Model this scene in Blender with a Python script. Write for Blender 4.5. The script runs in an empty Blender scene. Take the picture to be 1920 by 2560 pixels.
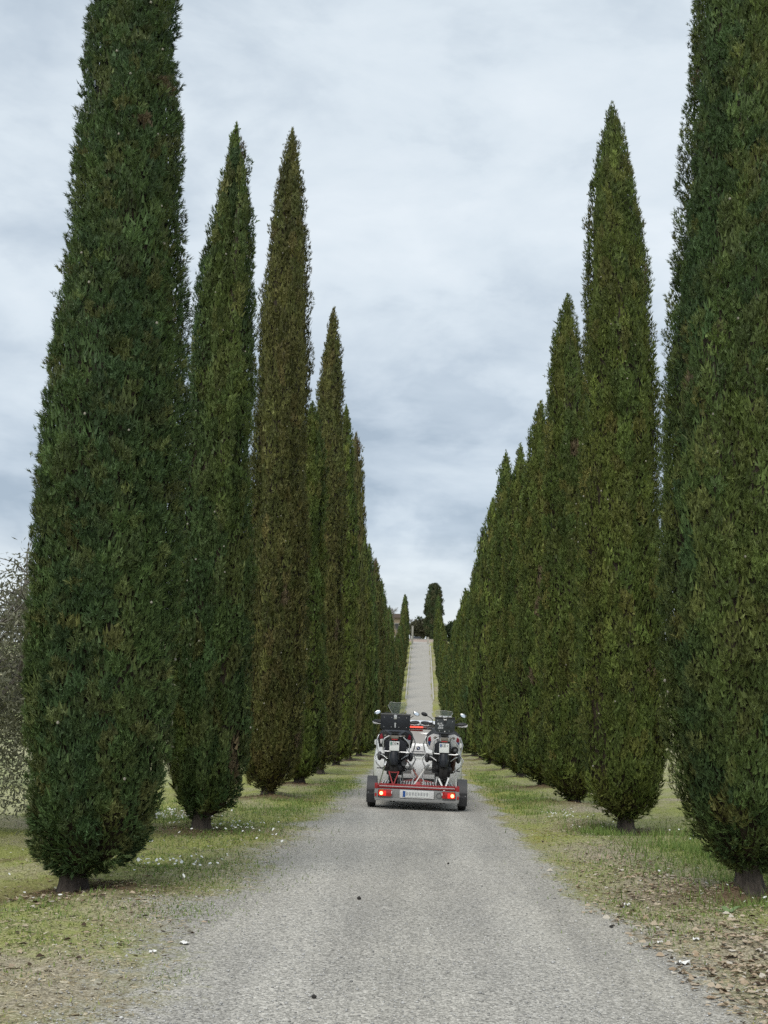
import bpy, bmesh, math, random
import numpy as np
from mathutils import Vector, Matrix
R_ = math.radians
rng = np.random.default_rng(7)
random.seed(7)
scene = bpy.context.scene
COL = scene.collection

# ------------------------------------------------------------------ camera
cam_d = bpy.data.cameras.new('camera'); cam = bpy.data.objects.new('camera', cam_d); COL.objects.link(cam)
cam_d.sensor_fit = 'VERTICAL'; cam_d.sensor_height = 24.0; cam_d.lens = 24.0 * 2800 / 2560
cam_d.clip_start = 0.05; cam_d.clip_end = 6000
cam.matrix_world = Matrix.Translation((0, 0, 1.6)) @ (Matrix.Rotation(R_(2.0334), 4, 'Z') @ Matrix.Rotation(R_(90 + 10.7974), 4, 'X') @ Matrix.Rotation(R_(1.2), 4, 'Z'))
scene.camera = cam

# ------------------------------------------------------------------ sky, sun, exposure
SUN_EL, SUN_AZ = R_(52), R_(200)           # azimuth from +Y towards +X
world = bpy.data.worlds.new('World'); scene.world = world; world.use_nodes = True
wn = world.node_tree; wn.nodes.clear()
def N(t, k, **kw):
    n = t.nodes.new(k)
    for a, b in kw.items():
        if a == 'inp':
            for i, v in b.items(): n.inputs[i].default_value = v
        else: setattr(n, a, b)
    return n
def math_(t, op, a, b=None, c=None, clamp=False):
    n = t.nodes.new('ShaderNodeMath'); n.operation = op; n.use_clamp = clamp
    for i, v in enumerate((a, b, c)):
        if v is None: continue
        if isinstance(v, (int, float)): n.inputs[i].default_value = v
        else: t.links.new(v, n.inputs[i])
    return n.outputs[0]
def mixc(t, f, a, b, mode='MIX'):
    n = t.nodes.new('ShaderNodeMix'); n.data_type = 'RGBA'; n.blend_type = mode; n.clamp_factor = True
    for i, v in ((0, f), (6, a), (7, b)):
        if isinstance(v, (int, float)): n.inputs[i].default_value = v
        elif isinstance(v, (tuple, list)): n.inputs[i].default_value = (*v[:3], 1)
        else: t.links.new(v, n.inputs[i])
    return n.outputs[2]
def ramp(t, f, stops, interp='LINEAR'):
    n = t.nodes.new('ShaderNodeValToRGB'); cr = n.color_ramp; cr.interpolation = interp
    while len(cr.elements) < len(stops): cr.elements.new(0.5)
    for e, (p, c) in zip(cr.elements, stops):
        e.position = p; e.color = (*c[:3], 1) if isinstance(c, (tuple, list)) else (c, c, c, 1)
    t.links.new(f, n.inputs[0]); return n.outputs[0]
def noise(t, vec, scale, detail=3, rough=0.55, dist=0.0, dim='3D'):
    n = t.nodes.new('ShaderNodeTexNoise'); n.noise_dimensions = dim
    n.inputs['Scale'].default_value = scale; n.inputs['Detail'].default_value = detail
    n.inputs['Roughness'].default_value = rough; n.inputs['Distortion'].default_value = dist
    if vec is not None: t.links.new(vec, n.inputs['Vector'])
    return n.outputs['Fac']

tc = N(wn, 'ShaderNodeTexCoord'); sp = N(wn, 'ShaderNodeSeparateXYZ'); wn.links.new(tc.outputs['Generated'], sp.inputs[0])
zc = math_(wn, 'ADD', math_(wn, 'MAXIMUM', sp.outputs[2], 0.0), 0.16)
cv = N(wn, 'ShaderNodeCombineXYZ')
wn.links.new(math_(wn, 'DIVIDE', sp.outputs[0], zc), cv.inputs[0]); wn.links.new(math_(wn, 'DIVIDE', sp.outputs[1], zc), cv.inputs[1])
mp = N(wn, 'ShaderNodeMapping'); wn.links.new(cv.outputs[0], mp.inputs[0])
mp.inputs['Location'].default_value = (3.1, 0.4, 0.0); mp.inputs['Rotation'].default_value = (0, 0, R_(-14)); mp.inputs['Scale'].default_value = (0.8, 1.25, 1)
n_big = noise(wn, mp.outputs[0], 0.9, 4, 0.5, 0.35)
n_mid = noise(wn, mp.outputs[0], 2.6, 6, 0.58, 0.25)
mp2 = N(wn, 'ShaderNodeMapping'); wn.links.new(tc.outputs['Generated'], mp2.inputs[0]); mp2.inputs['Scale'].default_value = (1, 1, 2.2); mp2.inputs['Rotation'].default_value = (0, R_(9), 0)
n_dir = noise(wn, mp2.outputs[0], 5.5, 6, 0.56, 0.3)
cl = math_(wn, 'ADD', math_(wn, 'MULTIPLY', n_big, 0.42), math_(wn, 'ADD', math_(wn, 'MULTIPLY', n_mid, 0.18), math_(wn, 'MULTIPLY', n_dir, 0.40)))
el = math_(wn, 'MAXIMUM', sp.outputs[2], 0.0)
# thicker cloud in a belt low over the horizon, thin bright veil higher up
belt = ramp(wn, el, [(0.0, 0.62), (0.10, 0.50), (0.20, 0.22), (0.32, 0.30), (0.42, 0.74), (1.0, 0.74)])
mp3 = N(wn, 'ShaderNodeMapping'); wn.links.new(tc.outputs['Generated'], mp3.inputs[0]); mp3.inputs['Scale'].default_value = (1, 1, 1.9); mp3.inputs['Location'].default_value = (4.2, 1.3, .6)
n_puf = noise(wn, mp3.outputs[0], 7.5, 8, 0.52, 0.15)
puf = math_(wn, 'MULTIPLY', math_(wn, 'SUBTRACT', ramp(wn, n_puf, [(0.42, 0.0), (0.50, 0.62), (0.56, 0.85), (0.68, 1.0)]), 0.5), ramp(wn, el, [(0.0, 0.42), (0.18, 0.42), (0.40, 0.20), (0.60, 0.14)]))
clv = math_(wn, 'ADD', math_(wn, 'ADD', math_(wn, 'MULTIPLY', math_(wn, 'SUBTRACT', cl, 0.5), 3.4), puf), belt, clamp=True)
cloud = ramp(wn, clv, [(0.0, (0.305, 0.370, 0.440)), (0.35, (0.420, 0.485, 0.550)), (0.70, (0.548, 0.610, 0.660)), (1.0, (0.610, 0.664, 0.706))])
warm = ramp(wn, el, [(0.0, 1.0), (0.09, 0.75), (0.17, 0.0)])
cloud = mixc(wn, math_(wn, 'MULTIPLY', warm, 0.65), cloud, (0.66, 0.675, 0.655))
skyt = N(wn, 'ShaderNodeTexSky', sky_type='NISHITA', sun_disc=False, sun_elevation=SUN_EL, sun_rotation=SUN_AZ)
sk = mixc(wn, 1.0, skyt.outputs[0], (0.08, 0.08, 0.08), 'MULTIPLY')
skc = mixc(wn, 0.90, sk, cloud)
bg = N(wn, 'ShaderNodeBackground'); wn.links.new(skc, bg.inputs[0]); bg.inputs[1].default_value = 1.0
wo = N(wn, 'ShaderNodeOutputWorld'); wn.links.new(bg.outputs[0], wo.inputs[0])
sun_d = bpy.data.lights.new('sun', 'SUN'); sun = bpy.data.objects.new('sun', sun_d); COL.objects.link(sun)
sun_d.energy = 1.5; sun_d.angle = R_(35); sun_d.color = (1.0, 0.95, 0.87)
sd = Vector((math.sin(SUN_AZ) * math.cos(SUN_EL), math.cos(SUN_AZ) * math.cos(SUN_EL), math.sin(SUN_EL)))
sun.rotation_euler = sd.to_track_quat('Z', 'Y').to_euler()
scene.view_settings.view_transform = 'Standard'; scene.view_settings.look = 'None'
scene.view_settings.exposure = 0.50; scene.view_settings.gamma = 1.0; scene.view_settings.use_curve_mapping = False
scene.cycles.max_bounces = 6; scene.cycles.diffuse_bounces = 1; scene.cycles.transparent_max_bounces = 12
scene.cycles.use_denoising = False

# ------------------------------------------------------------------ helpers
def tag(o, label=None, cat=None, group=None, kind=None):
    if label: o['label'] = label
    if cat: o['category'] = cat
    if group: o['group'] = group
    if kind: o['kind'] = kind
    return o
def empty(name, loc=(0, 0, 0), rot=(0, 0, 0)):
    o = bpy.data.objects.new(name, None); COL.objects.link(o); o.location = loc; o.rotation_euler = rot
    o.empty_display_size = 0.1
    return o
def link_mesh(name, me, m=None, parent=None):
    o = bpy.data.objects.new(name, me); COL.objects.link(o)
    if m is not None and len(me.materials) == 0: me.materials.append(m)
    if parent is not None: o.parent = parent
    return o
def np_mesh(name, V, T, col=None):
    """V (n,3), T (m,k) faces; col (n,3) linear colour attribute 'tint'"""
    V = np.ascontiguousarray(V, dtype=np.float32); T = np.ascontiguousarray(T, dtype=np.int32)
    me = bpy.data.meshes.new(name); k = T.shape[1]
    me.vertices.add(len(V)); me.vertices.foreach_set('co', V.ravel())
    me.loops.add(T.size); me.loops.foreach_set('vertex_index', T.ravel())
    me.polygons.add(len(T)); me.polygons.foreach_set('loop_start', np.arange(0, T.size, k, dtype=np.int32))
    me.update(calc_edges=True)
    if col is not None:
        a = me.attributes.new('tint', 'FLOAT_COLOR', 'POINT')
        c4 = np.ones((len(V), 4), np.float32); c4[:, :3] = col
        a.data.foreach_set('color', c4.ravel())
    return me
class MB:
    def __init__(s): s.v = []; s.f = []
    def add(s, V, F):
        b = len(s.v); s.v += [tuple(p) for p in V]; s.f += [tuple(i + b for i in f) for f in F]; return s
    def box(s, c, d, rot=None, taper=1.0):
        x, y, z = (q / 2 for q in d); V = []
        for sz in (-1, 1):
            k = taper if sz > 0 else 1
            for sx, sy in ((-1, -1), (1, -1), (1, 1), (-1, 1)):
                p = Vector((sx * x * k, sy * y * k, sz * z))
                if rot is not None: p = rot @ p
                V.append(p + Vector(c))
        return s.add(V, [(3, 2, 1, 0), (4, 5, 6, 7), (0, 1, 5, 4), (1, 2, 6, 5), (2, 3, 7, 6), (3, 0, 4, 7)])
    def tube(s, pts, r, n=8, closed=False):
        P = [Vector(p) for p in pts]; m = len(P); rr = r if isinstance(r, (list, tuple)) else [r] * m
        V = []; F = []; up = None
        for i, p in enumerate(P):
            a = P[(i - 1) % m] if (i > 0 or closed) else p; b = P[(i + 1) % m] if (i < m - 1 or closed) else p
            t = (b - a).normalized()
            if up is None: up = t.orthogonal().normalized()
            up = (up - t * up.dot(t)).normalized(); w = t.cross(up)
            for k in range(n):
                q = 2 * math.pi * k / n
                V.append(p + (up * math.cos(q) + w * math.sin(q)) * rr[i])
        for i in range(m if closed else m - 1):
            j = (i + 1) % m
            for k in range(n): F.append((i * n + k, i * n + (k + 1) % n, j * n + (k + 1) % n, j * n + k))
        if not closed: F.append(tuple(range(n - 1, -1, -1))); F.append(tuple((m - 1) * n + k for k in range(n)))
        return s.add(V, F)
    def lathe(s, prof, c=(0, 0, 0), axis='X', n=24, closed=False):
        """prof: (along, radius)"""
        V = []; F = []
        for a, r in prof:
            for k in range(n):
                q = 2 * math.pi * k / n; u, w = r * math.cos(q), r * math.sin(q)
                p = {'X': (a, u, w), 'Y': (u, a, w), 'Z': (u, w, a)}[axis]
                V.append(Vector(p) + Vector(c))
        m = len(prof)
        for i in range(m if closed else m - 1):
            j = (i + 1) % m
            for k in range(n): F.append((i * n + k, i * n + (k + 1) % n, j * n + (k + 1) % n, j * n + k))
        if not closed: F.append(tuple(range(n - 1, -1, -1))); F.append(tuple((m - 1) * n + k for k in range(n)))
        return s.add(V, F)
    def ell(s, c, d, n=12, m=8, rot=None):
        V = []; F = []
        for i in range(m + 1):
            t = math.pi * i / m
            for k in range(n):
                q = 2 * math.pi * k / n
                p = Vector((d[0] / 2 * math.sin(t) * math.cos(q), d[1] / 2 * math.sin(t) * math.sin(q), d[2] / 2 * math.cos(t)))
                if rot is not None: p = rot @ p
                V.append(p + Vector(c))
        for i in range(m):
            for k in range(n): F.append((i * n + k, (i + 1) * n + k, (i + 1) * n + (k + 1) % n, i * n + (k + 1) % n))
        return s.add(V, F)
    def prism(s, out, y0, y1, plane='XZ'):
        """outline of (u,w) extruded"""
        n = len(out); V = []
        for y in (y0, y1):
            for u, w in out: V.append({'XZ': (u, y, w), 'YZ': (y, u, w), 'XY': (u, w, y)}[plane])
        F = [tuple(range(n)), tuple(range(2 * n - 1, n - 1, -1))] + [(i, n + i, n + (i + 1) % n, (i + 1) % n) for i in range(n)]
        return s.add(V, F)
    def loft(s, rings, cap=True):
        n = len(rings[0]); V = [p for r in rings for p in r]; F = []
        for i in range(len(rings) - 1):
            for k in range(n): F.append((i * n + k, i * n + (k + 1) % n, (i + 1) * n + (k + 1) % n, (i + 1) * n + k))
        if cap: F.append(tuple(range(n - 1, -1, -1))); F.append(tuple((len(rings) - 1) * n + k for k in range(n)))
        return s.add(V, F)
    def mesh(s, name, bevel=0.0, smooth=40):
        bm = bmesh.new(); vs = [bm.verts.new(p) for p in s.v]
        for f in s.f:
            try: bm.faces.new([vs[i] for i in f])
            except ValueError: pass
        bmesh.ops.remove_doubles(bm, verts=bm.verts, dist=1e-6)
        bmesh.ops.recalc_face_normals(bm, faces=bm.faces)
        if bevel > 0:
            es = [e for e in bm.edges if len(e.link_faces) == 2 and e.calc_face_angle(0) > R_(40)]
            bmesh.ops.bevel(bm, geom=es, offset=bevel, segments=2, affect='EDGES', profile=0.6, clamp_overlap=True)
        me = bpy.data.meshes.new(name); bm.to_mesh(me); bm.free()
        if smooth:
            me.polygons.foreach_set('use_smooth', [True] * len(me.polygons)); me.set_sharp_from_angle(angle=R_(smooth))
        return me
    def build(s, name, m, parent=None, bevel=0.0, smooth=40):
        return link_mesh(name, s.mesh(name, bevel, smooth), m, parent)
def copy_tree(o, parent=None):
    c = o.copy(); COL.objects.link(c); c.parent = parent
    for ch in o.children: copy_tree(ch, c)
    return c
def text_mesh(name, txt, size, m, parent, loc, rot=(R_(90), 0, 0), align='CENTER', depth=0.0006):
    cu = bpy.data.curves.new(name, 'FONT'); cu.body = txt; cu.size = size; cu.align_x = align; cu.align_y = 'CENTER'; cu.extrude = depth
    t = bpy.data.objects.new(name, cu); COL.objects.link(t)
    dg = bpy.context.evaluated_depsgraph_get(); me = bpy.data.meshes.new_from_object(t.evaluated_get(dg))
    bpy.data.objects.remove(t); bpy.data.curves.remove(cu); me.materials.clear()
    o = link_mesh(name, me, m, parent); o.location = loc; o.rotation_euler = rot; return o

# ------------------------------------------------------------------ materials
def new_mat(name):
    m = bpy.data.materials.new(name); m.use_nodes = True; t = m.node_tree
    return m, t, t.nodes['Principled BSDF']
def simple(name, col, rough=0.5, metal=0.0, var=0.12, scale=14.0, spec=0.5, bump=0.0, coat=0.0):
    m, t, b = new_mat(name); tc = N(t, 'ShaderNodeTexCoord')
    f = noise(t, tc.outputs['Object'], scale, 4, 0.6)
    c = mixc(t, f, tuple(max(0, q * (1 - var)) for q in col), tuple(min(1, q * (1 + var)) for q in col))
    t.links.new(c, b.inputs['Base Color'])
    r = math_(t, 'ADD', math_(t, 'MULTIPLY', f, 0.25), rough - 0.12, clamp=True); t.links.new(r, b.inputs['Roughness'])
    b.inputs['Metallic'].default_value = metal; b.inputs['Specular IOR Level'].default_value = spec
    b.inputs['Coat Weight'].default_value = coat; b.inputs['Coat Roughness'].default_value = 0.06
    if bump:
        bp = N(t, 'ShaderNodeBump'); bp.inputs['Strength'].default_value = bump; bp.inputs['Distance'].default_value = 0.01
        t.links.new(noise(t, tc.outputs['Object'], scale * 4, 4), bp.inputs['Height']); t.links.new(bp.outputs[0], b.inputs['Normal'])
    return m
def emissive(name, col, strength, base=(0.3, 0.01, 0.01)):
    m, t, b = new_mat(name); b.inputs['Base Color'].default_value = (*base, 1); b.inputs['Roughness'].default_value = 0.2
    tc = N(t, 'ShaderNodeTexCoord'); f = noise(t, tc.outputs['Object'], 60, 2)
    c = mixc(t, f, tuple(q * 0.8 for q in col), col); t.links.new(c, b.inputs['Emission Color']); b.inputs['Emission Strength'].default_value = strength
    return m
def tinted(name, rough=0.75, spec=0.2, trans=0.0, scale=30, var=0.25):
    """colour from the mesh attribute, with a little grain; optional translucency for leaves"""
    m, t, b = new_mat(name); at = N(t, 'ShaderNodeAttribute', attribute_name='tint'); tc = N(t, 'ShaderNodeTexCoord')
    f = noise(t, tc.outputs['Object'], scale, 3)
    k = math_(t, 'ADD', math_(t, 'MULTIPLY', f, 2 * var), 1 - var)
    vm = N(t, 'ShaderNodeVectorMath', operation='SCALE'); t.links.new(at.outputs['Color'], vm.inputs[0]); t.links.new(k, vm.inputs['Scale'])
    t.links.new(vm.outputs[0], b.inputs['Base Color']); b.inputs['Roughness'].default_value = rough; b.inputs['Specular IOR Level'].default_value = spec
    if trans:
        tr = N(t, 'ShaderNodeBsdfTranslucent'); t.links.new(vm.outputs[0], tr.inputs[0]); mx = N(t, 'ShaderNodeMixShader'); mx.inputs[0].default_value = trans
        out = t.nodes['Material Output']; t.links.new(b.outputs[0], mx.inputs[1]); t.links.new(tr.outputs[0], mx.inputs[2]); t.links.new(mx.outputs[0], out.inputs[0])
    return m
def glass(name, col=(0.8, 0.85, 0.85), alpha=0.3, rough=0.08):
    m, t, b = new_mat(name); tc = N(t, 'ShaderNodeTexCoord'); f = noise(t, tc.outputs['Object'], 9, 3)
    c = mixc(t, f, tuple(q * 0.9 for q in col), col); t.links.new(c, b.inputs['Base Color']); b.inputs['Roughness'].default_value = rough; b.inputs['Alpha'].default_value = alpha
    return m
M = {}
M['foliage'] = tinted('cypress_foliage', 0.6, 0.25, 0.04, 25, 0.3)
M['leaf'] = tinted('leaf', 0.55, 0.3, 0.25, 40, 0.2)
M['grassblade'] = tinted('grass_blade', 0.65, 0.2, 0.25, 8, 0.2)
M['deadleaf'] = tinted('dead_leaf', 0.8, 0.15, 0.1, 60, 0.3)
M['stone'] = tinted('gravel_stone', 0.9, 0.2, 0.0, 120, 0.25)
M['petal'] = simple('petal', (0.78, 0.78, 0.74), 0.7, var=0.08)
M['paper'] = simple('paper', (0.80, 0.79, 0.76), 0.85, var=0.1, scale=60, bump=0.3)
M['clod'] = simple('clod', (0.035, 0.032, 0.03), 0.95, var=0.4, scale=50, bump=0.6)
def bark(name, c0, c1):
    m, t, b = new_mat(name); tc = N(t, 'ShaderNodeTexCoord'); mp = N(t, 'ShaderNodeMapping'); mp.inputs['Scale'].default_value = (1, 1, 0.12)
    t.links.new(tc.outputs['Object'], mp.inputs[0]); f = noise(t, mp.outputs[0], 38, 5, 0.65, 0.5)
    t.links.new(ramp(t, f, [(0.3, c0), (0.7, c1)]), b.inputs['Base Color']); b.inputs['Roughness'].default_value = 0.9
    bp = N(t, 'ShaderNodeBump'); bp.inputs['Strength'].default_value = 0.9; bp.inputs['Distance'].default_value = 0.03
    t.links.new(f, bp.inputs['Height']); t.links.new(bp.outputs[0], b.inputs['Normal']); return m
M['bark'] = bark('cypress_bark', (0.028, 0.022, 0.018), (0.115, 0.092, 0.072))
M['barkgrey'] = bark('grey_bark', (0.09, 0.08, 0.07), (0.24, 0.22, 0.19))

# ground: one material shared by the road sheet and the land, zones come from mesh attributes
def ground_mat(name):
    m, t, b = new_mat(name); tc = N(t, 'ShaderNodeTexCoord'); O = tc.outputs['Object']
    at = N(t, 'ShaderNodeAttribute', attribute_name='zone'); s = N(t, 'ShaderNodeSeparateColor'); t.links.new(at.outputs['Color'], s.inputs[0])
    at2 = N(t, 'ShaderNodeAttribute', attribute_name='zone2'); s2 = N(t, 'ShaderNodeSeparateColor'); t.links.new(at2.outputs['Color'], s2.inputs[0])
    gravel, mulch, green = s.outputs[0], s.outputs[1], s.outputs[2]; moss, pale, field = s2.outputs[0], s2.outputs[1], s2.outputs[2]
    # stones
    vo = N(t, 'ShaderNodeTexVoronoi', feature='F1'); t.links.new(O, vo.inputs['Vector']); vo.inputs['Scale'].default_value = 68; vo.inputs['Randomness'].default_value = 1
    vc = N(t, 'ShaderNodeSeparateColor'); t.links.new(vo.outputs['Color'], vc.inputs[0])
    vo2 = N(t, 'ShaderNodeTexVoronoi', feature='F1'); t.links.new(O, vo2.inputs['Vector']); vo2.inputs['Scale'].default_value = 165
    vc2 = N(t, 'ShaderNodeSeparateColor'); t.links.new(vo2.outputs['Color'], vc2.inputs[0])
    stone = ramp(t, vc.outputs[0], [(0.0, (0.085, 0.083, 0.080)), (0.25, (0.215, 0.210, 0.200)), (0.55, (0.365, 0.355, 0.335)), (0.85, (0.53, 0.515, 0.49)), (1.0, (0.70, 0.685, 0.66))])
    stone2 = ramp(t, vc2.outputs[1], [(0.0, (0.11, 0.11, 0.108)), (0.5, (0.31, 0.303, 0.29)), (1.0, (0.55, 0.54, 0.515))])
    st = mixc(t, 0.45, stone, stone2)
    big = noise(t, O, 0.55, 4, 0.55); st = mixc(t, 1.0, st, ramp(t, big, [(0.3, (0.98, 0.97, 0.94)), (0.7, (1.13, 1.11, 1.06))]), 'MULTIPLY')
    mp = N(t, 'ShaderNodeMapping'); mp.inputs['Scale'].default_value = (1, 0.07, 1); t.links.new(O, mp.inputs[0])
    tracks = noise(t, mp.outputs[0], 2.2, 3, 0.5); st = mixc(t, 1.0, st, ramp(t, tracks, [(0.35, (0.90, 0.90, 0.90)), (0.65, (1.10, 1.10, 1.09))]), 'MULTIPLY')
    sx_ = N(t, 'ShaderNodeSeparateXYZ'); t.links.new(O, sx_.inputs[0]); wx = math_(t, 'ABSOLUTE', math_(t, 'ADD', sx_.outputs[0], math_(t, 'ADD', 0.12, math_(t, 'MULTIPLY', math_(t, 'SUBTRACT', big, 0.5), 0.5))))
    st = mixc(t, 1.0, st, ramp(t, math_(t, 'DIVIDE', wx, 2.0), [(0.0, (1.02, 1.01, .985)), (0.2, (1.03, 1.02, 1.0)), (0.38, (1.10, 1.09, 1.07)), (0.52, (1.05, 1.04, 1.02)), (0.8, (.99, .975, .94))]), 'MULTIPLY')
    sand = mixc(t, noise(t, O, 1.4, 5), (0.33, 0.315, 0.28), (0.44, 0.42, 0.38)); st = mixc(t, pale, st, sand)
    # soil, dry and green cover
    fine = noise(t, O, 55, 4, 0.7); mid = noise(t, O, 6.5, 5, 0.6); lo = noise(t, O, 1.1, 4, 0.55)
    dry = ramp(t, fine, [(0.30, (0.10, 0.082, 0.056)), (0.5, (0.32, 0.28, 0.195)), (0.68, (0.56, 0.505, 0.385))])
    dry = mixc(t, 1.0, dry, ramp(t, noise(t, O, 17, 3, .6), [(0.35, (.72, .72, .72)), (0.62, (1.15, 1.15, 1.15))]), 'MULTIPLY')
    grn = ramp(t, fine, [(0.25, (0.095, 0.112, 0.028)), (0.5, (0.26, 0.28, 0.085)), (0.75, (0.47, 0.47, 0.185))])
    gk = math_(t, 'ADD', green, math_(t, 'ADD', math_(t, 'MULTIPLY', math_(t, 'SUBTRACT', mid, 0.5), 1.6), math_(t, 'MULTIPLY', math_(t, 'SUBTRACT', lo, 0.5), 1.3)), clamp=True)
    cover = mixc(t, gk, dry, grn)
    mo = ramp(t, fine, [(0.25, (0.17, 0.14, 0.03)), (0.75, (0.40, 0.37, 0.085))])
    mk = math_(t, 'MULTIPLY', moss, ramp(t, mid, [(0.42, 0.0), (0.62, 1.0)]), clamp=True); cover = mixc(t, mk, cover, mo)
    mul = ramp(t, fine, [(0.25, (0.055, 0.036, 0.022)), (0.55, (0.15, 0.105, 0.068)), (0.8, (0.25, 0.185, 0.125))])
    mu = math_(t, 'MULTIPLY_ADD', math_(t, 'SUBTRACT', mid, 0.5), 0.9, mulch, clamp=True); mu = math_(t, 'MULTIPLY', mu, ramp(t, mulch, [(0.05, 0), (0.3, 1)]))
    cover = mixc(t, mu, cover, mul)
    fld = ramp(t, noise(t, O, 0.09, 5, 0.6), [(0.35, (0.46, 0.43, 0.28)), (0.5, (0.35, 0.36, 0.19)), (0.68, (0.20, 0.24, 0.10))])
    cover = mixc(t, field, cover, fld)
    # dirt with pebbles where gravel thins out, then the gravel itself
    gm = math_(t, 'ADD', gravel, math_(t, 'ADD', math_(t, 'MULTIPLY', math_(t, 'SUBTRACT', mid, 0.5), 0.9), math_(t, 'MULTIPLY', math_(t, 'SUBTRACT', fine, 0.5), 0.8)))
    gf = ramp(t, gm, [(0.38, 0.0), (0.62, 1.0)])
    col = mixc(t, gf, cover, st)
    t.links.new(col, b.inputs['Base Color']); b.inputs['Roughness'].default_value = 0.95; b.inputs['Specular IOR Level'].default_value = 0.15
    h = math_(t, 'ADD', math_(t, 'MULTIPLY', math_(t, 'SUBTRACT', 1.0, vo.outputs['Distance']), 0.7), math_(t, 'ADD', math_(t, 'MULTIPLY', vc.outputs[1], 0.5), math_(t, 'MULTIPLY', fine, 0.6)))
    bp = N(t, 'ShaderNodeBump'); bp.inputs['Strength'].default_value = 0.55; bp.inputs['Distance'].default_value = 0.008
    t.links.new(h, bp.inputs['Height']); t.links.new(bp.outputs[0], b.inputs['Normal'])
    return m
M['ground'] = ground_mat('ground_cover')

# ------------------------------------------------------------------ terrain
def snoise(P, scale, seed, n=12):
    r = np.random.default_rng(seed); P = np.asarray(P, float); out = np.zeros(len(P))
    for _ in range(n):
        k = r.normal(size=P.shape[1]); k *= (2 * math.pi / scale) * r.uniform(0.6, 1.5) / np.linalg.norm(k)
        out += np.sin(P @ k + r.uniform(0, 6.28))
    return out / math.sqrt(n / 2)
def hill(y):
    y = np.asarray(y, float); s = np.clip(y - 95, 0, None)
    z = np.where(s < 45, 0.00188 * s * s, 3.807 + 0.185 * (s - 45))
    top = 3.807 + 0.185 * (205 - 140)
    z = np.where(y > 205, top + 3.8 * (1 - np.exp(-(y - 205) * 0.185 / 3.8)), z)
    return z
def gz(x, y):
    x = np.asarray(x, float); y = np.asarray(y, float)
    z = hill(y) - 0.021 * np.clip(x, -2.0, 2.0) * np.exp(-np.clip(np.abs(x) - 2.0, 0, None) ** 2 / 2.0)
    ax = np.abs(x + 0.1); verge = np.clip((ax - 1.75) / 0.8, 0, 1)
    P = np.stack([x.ravel(), y.ravel()], 1)
    z = z + (verge * (0.03 + 0.035 * snoise(P, 2.2, 11).reshape(x.shape) + 0.02 * snoise(P, 0.7, 12).reshape(x.shape))) * np.exp(-np.clip(ax - 9, 0, None) / 12)
    far = np.clip((ax - 15) / 60, 0, 1); z = z + far * 1.2 * snoise(P, 90, 13).reshape(x.shape)
    return z
def gz1(x, y): return float(gz(np.array([x]), np.array([y]))[0])

# the rows of cypresses: x, y, height, radius
LEFT = [(-3.22, 10.82, 13.2, 0.72), (-3.16, 16.74, 11.2, 0.62), (-3.17, 24.0, 15.2, 0.72), (-3.15, 30.1, 10.4, 0.66), (-3.20, 36.6, 15.7, 0.68), (-3.15, 43.5, 14.2, 0.62), (-3.15, 50.4, 14.9, 0.62), (-3.05, 57.3, 11.6, 0.62), (-3.05, 64.0, 11.9, 0.62)]
RIGHT = [(3.33, 11.85, 11.9, 0.80), (3.37, 18.94, 13.0, 0.765), (3.36, 25.2, 11.7, 0.74), (3.42, 31.8, 11.0, 0.72), (3.36, 38.3, 11.4, 0.71), (3.34, 44.8, 12.8, 0.72), (3.28, 51.6, 12.2, 0.72), (3.18, 58.4, 11.9, 0.72), (3.10, 65.2, 10.8, 0.72)]
yl, yr = 64.0, 65.2; r2 = np.random.default_rng(21)
while yl < 202:
    yl += 6.8 + r2.uniform(-0.4, 0.4); yr += 6.8 + r2.uniform(-0.4, 0.4)
    hl = r2.uniform(10.8, 12.6) if yl < 118 else r2.uniform(6.8, 8.6); hr = r2.uniform(10.2, 11.8) if yr < 112 else r2.uniform(6.8, 8.8)
    LEFT.append((-3.05 + r2.uniform(-0.1, 0.1), yl, 9.4 if yl > 202 else hl, .85 if yl > 202 else r2.uniform(0.58, 0.74)))
    RIGHT.append((3.05 + r2.uniform(-0.1, 0.1), yr, 9.6 if yr > 202 else hr, r2.uniform(0.66, 0.8)))

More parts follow.
